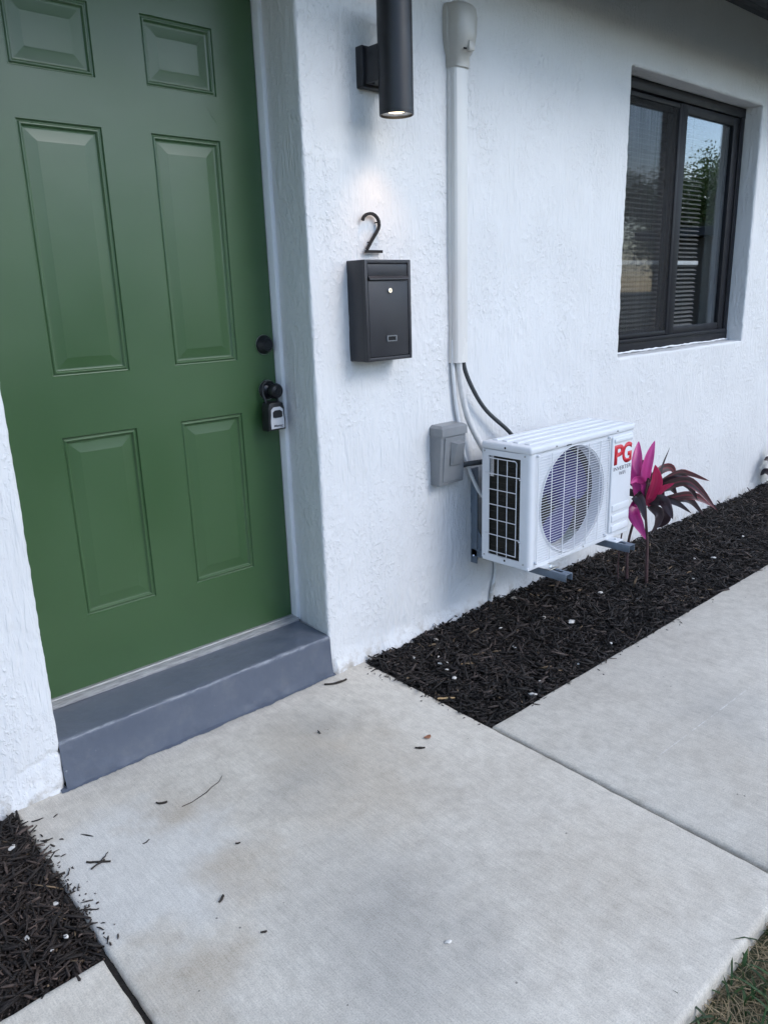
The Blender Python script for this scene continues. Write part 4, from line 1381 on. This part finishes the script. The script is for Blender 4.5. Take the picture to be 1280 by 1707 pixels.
def spill(n):
    k = n // 3
    x = np.r_[.15 + RNG.exponential(.012, k) * -1, RNG.uniform(.2, 3.5, k), -1.118 + RNG.exponential(.014, n - 2 * k)]
    y = np.r_[RNG.uniform(-.62, -.05, k), -.642 - RNG.exponential(.012, k), RNG.uniform(-.63, -.08, n - 2 * k)]
    n = len(x)
    th = RNG.uniform(0, 6.28, n)
    L = RNG.gamma(1.6, .0035, n).clip(.0015, .02)
    ax = np.c_[np.cos(th), np.sin(th), RNG.normal(0, .04, n)] * L[:, None]
    b = np.c_[-np.sin(th), np.cos(th), np.zeros(n)] * RNG.uniform(.0006, .0024, n)[:, None]
    c = np.c_[np.zeros(n), np.zeros(n), np.ones(n)] * RNG.uniform(.0004, .0012, n)[:, None]
    P = np.c_[x, y, np.full(n, .0022)]
    tint = np.array([.020, .0145, .0115])[None] * RNG.uniform(.5, 2.6, (n, 1))
    return tag(boxes_soup('mulch_crumbs', P, ax, b, c, tint, M_CHIP), 'loose bark crumbs spilled over the slab edges', 'mulch')


spill(330)

# ------------------------------------------------------------------ pebbles, twigs and scraps
def pebble(x, y, z, r, mat, seed, name='pebble'):
    bm = bmesh.new()
    bmesh.ops.create_icosphere(bm, subdivisions=2, radius=1.0)
    co = np.array([q.co[:] for q in bm.verts])
    d = 1 + .55 * fbm(co * 1.1 + seed * 7.1, seed, 3)
    rs = np.random.default_rng(seed)
    sx, sy, sz = rs.uniform(.75, 1.45), rs.uniform(.6, 1.0), rs.uniform(.32, .55)
    a = rs.uniform(0, 3.1)
    for q, dd in zip(bm.verts, d):
        c = q.co * dd
        c = Vector((c.x * sx, c.y * sy, c.z * sz)) * r * 1.25
        q.co = Vector((x + c.x * math.cos(a) - c.y * math.sin(a), y + c.x * math.sin(a) + c.y * math.cos(a), z + c.z))
    return obj(name, MB().bm(bm), mat, loc=(x, y, z), smooth=50)


PEB = [(0.956, -0.382, .011), (0.979, -0.072, .013), (0.901, -0.281, .010), (0.502, -0.241, .006), (0.697, -0.223, .006), (0.68, -0.262, .004), (0.619, -0.355, .006), (0.322, -0.244, .006), (0.337, -0.263, .005),
       (0.277, -0.357, .007), (0.452, -0.097, .008), (0.564, -0.076, .006), (0.692, -0.593, .005), (0.489, -0.573, .006), (0.395, -0.612, .009), (1.293, -0.301, .008), (0.912, -0.592, .006), (0.283, -0.147, .006), (0.479, -0.187, .005),
       (2.036, -0.368, .008), (2.087, -0.436, .008), (0.539, -0.03, .007), (0.36, -.20, .004), (.42, -.14, .005), (.30, -.30, .004), (1.35, -.45, .006), (1.75, -.5, .007), (2.5, -.40, .008)]
BIG = {0: 'largest white stone chip in the mulch in front of the unit', 1: 'grey white stone at the foot of the wall below the unit', 2: 'pale tan stone in the mulch nearer the letterbox side of the unit',
       14: 'white stone lying against the path edge at the front corner of the bed'}
for i, (x, y, r_) in enumerate(PEB):
    z = float(bed_h(np.array([[x, y, 0]]))[0]) + .013
    o = pebble(x, y, z, r_, M_PEBG if i in (1, 2, 10, 21) else M_PEB, 100 + i)
    if i in BIG: tag(o, BIG[i], 'stone')
    elif i in (10, 11, 17, 21, 23): tag(o, 'small stone chip in the mulch close to the wall foot near the step', 'stone', 'stone chips by the wall foot')
    elif i in (12, 13, 16): tag(o, 'small white stone chip at the mulch edge along the right path', 'stone', 'stone chips along the path edge')
    elif i in (15, 19, 20, 25, 26, 27): tag(o, 'small white stone chip in the mulch around or beyond the magenta plant', 'stone', 'stone chips by the plant')
    else: tag(o, 'small white stone chip in the near corner of the right mulch bed', 'stone', 'stone chips in the near corner of the bed')
for i, (x, y, r_) in enumerate([(-1.166, -.164, .007), (-1.190, -.183, .006), (-1.176, -.551, .005), (-1.21, -.56, .006), (-1.155, -.43, .005), (-1.24, -.50, .005)]):
    z = float(bed_h(np.array([[x, y, 0]]))[0]) + .012
    tag(pebble(x, y, z, r_, M_PEB, 300 + i), 'small pale stone chip in the mulch left of the doorstep', 'stone', 'small stone chips in the left bed')


def twig(x, y, length, ang, r, label, cat='twig', mat=None, bend=.12, name='twig', z=.003, group=None, flat=1.0):
    mat = mat or M_TWIG
    d, n = Vector((math.cos(ang), math.sin(ang), 0)), Vector((-math.sin(ang), math.cos(ang), 0))
    rs = random.Random(int(abs(x) * 1e4 + abs(y) * 1e3))
    pts, rr = [], []
    for k in range(7):
        t = k / 6 - .5
        pts.append(Vector((x, y, z)) + d * length * t + n * length * bend * (t * t * 2 - .2) + n * rs.uniform(-.03, .03) * length + Vector((0, 0, rs.uniform(0, .001))))
        rr.append(r * (1 - .55 * abs(t)) * rs.uniform(.8, 1.15))
    mb = MB().tube(pts, rr, 6)
    mb.v = [(a, b, z + (c - z) * flat) for a, b, c in mb.v]
    return tag(obj(name, mb, mat, loc=(x, y, 0), smooth=60), label, cat, group)


twig(-.031, -.068, .085, -.35, .0045, 'thick dark curved twig on the concrete beside the doorstep corner', bend=.25)
twig(-1.025, -.364, .060, -.72, .0030, 'longest of three crossed twigs on the slab near the left bed', bend=.05)
twig(-1.030, -.372, .040, .25, .0026, 'short thick one of three crossed twigs near the left bed', bend=.05)
twig(-1.012, -.360, .045, .55, .0018, 'thin one of three crossed twigs near the left bed', bend=.1)
twig(-.803, -.260, .030, -.6, .0035, 'dark bark scrap on the slab in front of the doorstep', bend=.3)
twig(-.110, -.573, .030, -.8, .0035, 'small black twig on the slab near the front corner of the bed', bend=.15)
twig(-.869, -.686, .022, .6, .0035, 'black bark crumb in the middle of the left half of the slab', bend=.2)
twig(-.274, -.285, .018, 1.3, .0025, 'tiny upright looking dark splinter on the slab below the door', bend=.1)
twig(-1.118, -.340, .036, -.3, .0040, 'dark bark piece on the slab edge beside the left bed', bend=.1, z=.004)
twig(-1.095, -.350, .034, .9, .0018, 'thin bent splinter beside the left bed edge', bend=.2)
twig(-.690, -.300, .16, .30, .0011, 'long hair-thin stem lying on the slab below the doorstep', 'stem', bend=.2, z=.0015)
twig(-.906, -.380, .020, .2, .0016, 'small splinter on the pale patch of the slab', bend=.2)
twig(-.853, -.836, .014, -.5, .0028, 'dark speck of bark in the centre left of the slab', bend=.2)
twig(-.74, -.55, .012, -.5, .0024, 'tiny dark crumb in the centre of the slab', bend=.2)
twig(-1.09, -.19, .03, -.4, .002, 'short twig near the wall foot on the left slab corner', bend=.2)
twig(1.20, -.625, .05, -.5, .0045, 'dark twig poking over the path edge at the far end of the bed', bend=.2, z=.012)
twig(.158, -.430, .060, -.70, .0060, 'tan wood splinter at the path corner of the bed', 'splinter', M_TAN, .08, 'wood_splinter', .008, None, .5)
twig(.379, -.317, .052, -.62, .0040, 'tan wood splinter in the middle of the bark mulch', 'splinter', M_TAN, .04, 'wood_splinter', .016, None, .6)
tag(pebble(-.584, -1.134, .003, .006, M_PEB, 401, 'paint_chip'), 'white paint chip on the front of the main slab', 'paint chip')
lf = MB()
for k in range(12):
    a_ = 2 * math.pi * k / 12
    lf.v.append((-.051 + .013 * math.cos(a_) * (1 + .15 * math.sin(3 * a_)), -.548 + .009 * math.sin(a_), .003 + .002 * abs(math.cos(a_))))
lf.v.append((-.051, -.548, .0025))
lf.f = [(k, (k + 1) % 12, 12) for k in range(12)]
tag(obj('dry_leaf', lf, M_RUST, loc=(-.051, -.548, 0), smooth=60), 'rust brown dry leaf scrap on the slab near the bed', 'leaf')

# ------------------------------------------------------------------ cordyline plants
LEAVES = [
    (0.0375, [(1.505, -0.335, 0.42), (1.528, -0.305, 0.56), (1.589, -0.275, 0.664)], 'm'),
    (0.0300, [(1.527, -0.352, 0.43), (1.550, -0.346, 0.575), (1.596, -0.349, 0.674)], 'm'),
    (0.0360, [(1.535, -0.372, 0.40), (1.524, -0.409, 0.505), (1.508, -0.406, 0.588)], 'r'),
    (0.0211, [(1.525, -0.352, 0.491), (1.478, -0.343, 0.52), (1.432, -0.336, 0.506)], 'm'),
    (0.0053, [(1.568, -0.391, 0.506), (1.609, -0.387, 0.566), (1.657, -0.39, 0.641)], 'd'),
    (0.0170, [(1.539, -0.364, 0.458), (1.662, -0.421, 0.524), (1.751, -0.448, 0.509), (1.86, -0.491, 0.462)], 'e'),
    (0.0260, [(1.535, -0.361, 0.447), (1.612, -0.466, 0.501), (1.639, -0.526, 0.49), (1.694, -0.611, 0.377)], 'e'),
    (0.0200, [(1.546, -0.371, 0.397), (1.666, -0.469, 0.429), (1.725, -0.514, 0.411), (1.783, -0.556, 0.365)], 'e'),
    (0.0200, [(1.561, -0.385, 0.402), (1.666, -0.442, 0.413), (1.737, -0.47, 0.387), (1.815, -0.504, 0.303)], 'd'),
    (0.0160, [(1.541, -0.367, 0.402), (1.585, -0.428, 0.416), (1.61, -0.473, 0.402), (1.64, -0.522, 0.361)], 'd'),
    (0.0280, [(1.537, -0.363, 0.408), (1.545, -0.424, 0.423), (1.53, -0.464, 0.403), (1.513, -0.502, 0.357)], 'd'),
    (0.0280, [(1.521, -0.349, 0.409), (1.469, -0.347, 0.446), (1.456, -0.38, 0.417), (1.44, -0.41, 0.35)], 'd'),
    (0.0340, [(1.501, -0.33, 0.415), (1.459, -0.346, 0.369), (1.44, -0.383, 0.325), (1.43, -0.428, 0.268)], 'p'),
    (0.0250, [(1.542, -0.367, 0.391), (1.573, -0.404, 0.355), (1.561, -0.403, 0.31), (1.539, -0.392, 0.265)], 'd'),
    (0.0210, [(1.55, -0.375, 0.383), (1.623, -0.413, 0.338), (1.634, -0.396, 0.293), (1.634, -0.369, 0.264)], 'd'),
    (0.0150, [(1.552, -0.376, 0.435), (1.648, -0.417, 0.495), (1.719, -0.436, 0.499), (1.794, -0.459, 0.458)], 'd'),
]
PAL = {'m': ((.50, .04, .22), (.62, .09, .32)), 'r': ((.52, .014, .085), (.62, .04, .14)), 'p': ((.30, .018, .15), (.42, .03, .20)),
       'd': ((.030, .020, .024), (.055, .030, .036)), 'e': ((.060, .045, .042), (.42, .05, .09))}


def leaf_obj(parent, width, pts, pal, seed):
    rs = random.Random(seed)
    path = smooth_path(pts, 12 * (len(pts) - 1) if len(pts) < 4 else 12)
    nv = Vector((.667, .745, 0.0))
    # leaf blade faces the light more or less, twisted a little
    n = len(path)
    vs, fs, cols = [], [], []
    tw = rs.uniform(-.3, .3) * (.25 if pal in 'mr' else 1)
    width = width * {'m': 1.55, 'r': 1.4, 'p': 1.6}.get(pal, 1.8)
    cols9 = [-1, -.75, -.5, -.25, 0, .25, .5, .75, 1]
    jit = [rs.uniform(-.25, .25) for _ in cols9]
    ca, cb = [Vector(c) for c in PAL[pal]]
    for i, p in enumerate(path):
        t = i / (n - 1)
        tg = (path[min(i + 1, n - 1)] - path[max(i - 1, 0)]).normalized()
        side = tg.cross(nv)
        if side.length < .2: side = tg.cross(Vector((0, 0, 1)))
        side.normalize()
        up = side.cross(tg).normalized()
        if up.y > 0: up = -up
        a_ = tw + .25 * math.sin(3 * t + seed)
        side = side * math.cos(a_) + up * math.sin(a_)
        up = side.cross(tg).normalized()
        if up.y > 0: up = -up
        w = width * .5 * (math.sin(math.pi * min(1, (t * .93 + .07) ** .80)) ** .75) + .0011 * (1 - t)
        wav = .22 * w * math.sin(9 * t + seed)
        for s, jj in zip(cols9, jit):
            d_ = .15 * abs(s) ** 1.3 - .02
            vs.append(p + side * w * s + up * (w * d_ + (wav if abs(s) == 1 else 0)))
            edge = 1.0 if abs(s) == 1 else (.25 if abs(s) > .4 else 0)
            k = edge * (t if pal == 'e' else .8) + rs.uniform(-.08, .08) + (.45 if s == 0 else jj)
            cols.append(ca.lerp(cb, min(1, max(0, k))) * (1 - .35 * (t < .12) + .9 * jj * .4))
    for i in range(n - 1):
        for j in range(8):
            fs.append((i * 9 + j, i * 9 + j + 1, (i + 1) * 9 + j + 1, (i + 1) * 9 + j))
    mb = MB().add(vs, fs)
    o = obj('leaf', mb, M_LEAF, parent, smooth=180, recalc=False)
    at = o.data.color_attributes.new('tint', 'FLOAT_COLOR', 'POINT')
    at.data.foreach_set('color', [q for c in cols for q in (c.x, c.y, c.z, 1)])
    return o


plant = thing('cordyline_plant', (1.552, -.377, .0), 'magenta and dark leaved plant in the mulch beside the air conditioner', 'plant')
obj('stem', MB().tube(smooth_path([(1.552, -.377, -.02), (1.548, -.374, .12), (1.546, -.371, .214), (1.531, -.357, .411), (1.536, -.362, .507)], 24), [.0085 - .00015 * k for k in range(25)], 8), M_STEM, plant, smooth=60)
obj('stem', MB().tube(smooth_path([(1.532, -.291, -.02), (1.527, -.287, .185), (1.531, -.32, .36), (1.540, -.345, .496)], 24), [.0075 - .00012 * k for k in range(25)], 8), M_STEM, plant, smooth=60)
obj('stem', MB().tube(smooth_path([(1.500, -.262, -.02), (1.496, -.262, .16), (1.495, -.29, .38)], 12), .0035, 8), M_STEM, plant, smooth=60)
for i, (w, pts, pal) in enumerate(LEAVES):
    leaf_obj(plant, w, pts, pal, i + 1)
for i, (w, pts, pal) in enumerate([
        (.026, [(1.530, -.345, .40), (1.575, -.33, .53), (1.625, -.32, .61)], 'p'), (.024, [(1.520, -.350, .41), (1.490, -.30, .55), (1.478, -.28, .64)], 'p'),
        (.022, [(1.535, -.365, .39), (1.56, -.42, .47), (1.585, -.46, .50)], 'r'), (.026, [(1.520, -.345, .37), (1.475, -.35, .42), (1.452, -.37, .40)], 'p')]):
    leaf_obj(plant, w, pts, pal, 80 + i)

rl = random.Random(5)
for i in range(12):
    a_ = rl.uniform(-.9, 2.2)
    z0 = rl.uniform(.36, .50)
    L_ = rl.uniform(.14, .22)
    up_ = rl.uniform(.02, .10)
    leaf_obj(plant, rl.uniform(.018, .026), [(1.540, -.365, z0), (1.54 + .4 * L_ * math.cos(a_), -.365 + .4 * L_ * math.sin(a_), z0 + up_), (1.54 + .75 * L_ * math.cos(a_), -.365 + .75 * L_ * math.sin(a_), z0 + up_ * .9), (1.54 + L_ * math.cos(a_), -.365 + L_ * math.sin(a_), z0 + up_ * .2 - .03)], rl.choice('dddee'), 30 + i)
shrub = thing('dark_shrub', (3.66, -.10, 0), 'small dark plant just entering at the right edge of the mulch bed', 'plant')
obj('stem', MB().tube([(3.66, -.10, -.02), (3.66, -.10, .14), (3.665, -.105, .24)], [.006, .005, .004], 8), M_STEM, shrub)
for i in range(16):
    a_ = 2 * math.pi * i / 16 * 2.4
    z0 = .05 + .012 * i
    L_ = .15 - .003 * i
    leaf_obj(shrub, .022, [(3.66, -.10, z0), (3.66 + L_ * .55 * math.cos(a_), -.10 + L_ * .4 * math.sin(a_), z0 + .06), (3.66 + L_ * math.cos(a_), -.10 + L_ * .6 * math.sin(a_), z0 + .055 + .03 * math.sin(i * 2.1))], 'd', 60 + i)

# ------------------------------------------------------------------ grass by the path's front edge
def blades(name, n, xr, yr, green, hmul=1.0):
    x = RNG.uniform(*xr, n); y = RNG.uniform(*yr, n)
    th = RNG.uniform(0, 2 * np.pi, n)
    H = RNG.uniform(.02, .075, n) * hmul
    W = (RNG.uniform(.0022, .0042, n) if green else RNG.uniform(.0006, .0016, n))
    lean = RNG.uniform(.3, 1.3, n) if green else RNG.uniform(1.0, 3.0, n)
    d = np.c_[np.cos(th), np.sin(th), np.zeros(n)]
    s = np.c_[-np.sin(th), np.cos(th), np.zeros(n)]
    base = np.c_[x, y, np.full(n, -.052) + RNG.uniform(0, .012, n)]
    if not green: H = H * .45
    V = np.empty((n, 7, 3))
    for k, (t, w) in enumerate(((0, .7), (.4, 1.0), (.75, .7))):
        c = base + np.array([0, 0, 1]) * (H * (t - .25 * t * t * np.minimum(lean, 1.5)))[:, None] + d * (H * lean * t * t)[:, None]
        V[:, 2 * k] = c - s * (W * w)[:, None]
        V[:, 2 * k + 1] = c + s * (W * w)[:, None]
    V[:, 6] = base + np.array([0, 0, 1]) * (H * (1 - .3 * np.minimum(lean, 1.8)))[:, None] + d * (H * lean)[:, None]
    tri = np.array([(0, 1, 3), (0, 3, 2), (2, 3, 5), (2, 5, 4), (4, 5, 6)])
    F_ = (np.arange(n)[:, None, None] * 7 + tri[None]).reshape(-1, 3)
    me = bpy.data.meshes.new(name)
    me.vertices.add(n * 7); me.vertices.foreach_set('co', V.ravel())
    me.loops.add(len(F_) * 3); me.loops.foreach_set('vertex_index', F_.ravel().astype(np.int32))
    me.polygons.add(len(F_)); me.polygons.foreach_set('loop_start', np.arange(len(F_), dtype=np.int32) * 3)
    me.update(calc_edges=True)
    at = me.color_attributes.new('tint', 'FLOAT_COLOR', 'POINT')
    br = RNG.uniform(.6, 1.5, n)[:, None]
    base_c = (np.array([.030, .066, .018]) if green else np.array([.26, .20, .115]))[None] * br
    cc = np.ones((n, 7, 4)); cc[:, :, :3] = base_c[:, None]
    at.data.foreach_set('color', cc.ravel())
    me.materials.append(M_GRASS)
    o = bpy.data.objects.new(name, me)
    COL.objects.link(o)
    return tag(o, 'green lawn blades along the front edge of the path' if green else 'dry straw thatch lying under the lawn blades', 'grass', kind='stuff')


blades('lawn_grass', 3000, (-1.0, 1.6), (-2.1, -1.572), True)
blades('dry_thatch', 22000, (-1.0, 1.6), (-2.1, -1.566), False)
blades('lawn_grass', 9000, (-3, 6), (-5.5, -2.1), True, 1.1)

# ------------------------------------------------------------------ yard mirrored in the window, plus house and trees added to block low sky
def tree(x, y, h, rad, n, seed, label):
    t = thing('garden_tree', (x, y, -.05), label, 'tree', 'trees across the yard')
    rs = np.random.default_rng(seed)
    tr = MB().tube([(x, y, -.1), (x + .1, y, h * .25), (x - .05, y + .1, h * .55)], [.16, .12, .07], 9)
    cl = []
    for k in range(20):
        a_ = rs.uniform(0, 6.28); q = rs.uniform(.3, .85) * rad
        e_ = (x + q * math.cos(a_), y + q * math.sin(a_), h * rs.uniform(.45, .95))
        tr.tube([(x, y, h * rs.uniform(.25, .45)), ((x + e_[0]) / 2, (y + e_[1]) / 2, e_[2] * .8), e_], [.06, .035, .012], 6)
        cl.append(e_)
    obj('trunk', tr, M_BARK, t, smooth=60)
    cl = np.array(cl + [(x, y, h * .7), (x + .2, y, h * .85), (x, y + .4, h * .5), (x - .5, y, h * .4), (x + .5, y - .3, h * .35)])
    c = cl[rs.integers(0, len(cl), n)] + rs.normal(0, rad * .17, (n, 3)) * np.array([1, 1, .75])
    u = rs.normal(0, 1, (n, 3)); u /= np.linalg.norm(u, axis=1)[:, None]
    v = np.cross(u, rs.normal(0, 1, (n, 3))); v /= np.linalg.norm(v, axis=1)[:, None]
    sz = rs.uniform(.035, .075, (n, 1))
    V = np.stack([c - u * sz, c + v * sz * .45, c + u * sz, c - v * sz * .45], 1)
    me = bpy.data.meshes.new('crown')
    V = V - np.array([x, y, -.05])
    me.vertices.add(n * 4); me.vertices.foreach_set('co', V.ravel())
    me.loops.add(n * 4); me.loops.foreach_set('vertex_index', np.arange(n * 4, dtype=np.int32))
    me.polygons.add(n); me.polygons.foreach_set('loop_start', np.arange(n, dtype=np.int32) * 4)
    me.update(calc_edges=True)
    at = me.color_attributes.new('tint', 'FLOAT_COLOR', 'POINT')
    cc = np.ones((n, 4, 4)); cc[:, :, :3] = (np.array([.10, .15, .04])[None] * rs.uniform(.6, 1.6, (n, 1)))[:, None]
    at.data.foreach_set('color', cc.ravel())
    me.materials.append(M_GRASS)
    o = bpy.data.objects.new('crown', me)
    COL.objects.link(o)
    o.parent = t


tree(19.0, -8.2, 4.4, 1.9, 15000, 1, 'broad green tree across the yard, mirrored in the sliding window pane')
tree(17.5, -12.2, 3.6, 1.7, 12000, 2, 'smaller green tree mirrored in the screened half of the window')
tree(24.5, -9.5, 5.6, 2.0, 12000, 3, 'tall tree standing furthest back across the yard')
tree(4.0, -18.5, 4.3, 2.0, 7000, 4, 'spreading tree added behind the added house to block low sky')  # this tree and the next are added to screen off low sky
tree(-6.0, -19.0, 4.5, 2.2, 7000, 5, 'rounded tree added behind the far end of the added house to block low sky')
opp = thing('sky_block_house', (-2, -12.5, -.05), 'beige single storey house added across the yard to block low sky', 'house')  # added house that keeps low sky light off the upper wall
obj('wall', MB().box(-11, 9.5, -16.5, -12.5, -.05, 2.7), M_NWALL, opp, smooth=0)
nr_ = MB().loft([[(x, y, z) for y, z in ((-12.0, 2.62), (-14.5, 3.4), (-17.0, 2.62), (-17.0, 2.70), (-14.5, 3.52), (-12.0, 2.72))] for x in (-11.4, 9.9)])
obj('roof', nr_, M_ROOF, opp, smooth=0)
for x in (-8.5, -4.2, 3.1, 6.6):
    wo = obj('window', MB().rbox(x, x + 1.4, -12.5, -12.44, .95, 2.15, .01), M_FRAME, opp)
    obj('pane', MB().box(x + .07, x + .68, -12.452, -12.436, 1.02, 2.08).box(x + .73, x + 1.33, -12.452, -12.436, 1.02, 2.08), M_DARK, wo, smooth=0)
obj('door', MB().rbox(-.6, .35, -12.5, -12.45, -.04, 2.02, .01), M_WHITE, opp)
shed = thing('neighbour_shed', (16.5, -7.5, -.05), 'low dark shed with flat roof across the yard', 'shed')
obj('wall', MB().box(14.9, 18.6, -6.9, -4.4, -.05, 2.25), M_SHED, shed, smooth=0)
obj('roof', MB().rbox(14.6, 18.9, -7.2, -4.1, 2.27, 2.45, .01), M_SOFFIT, shed, smooth=0)
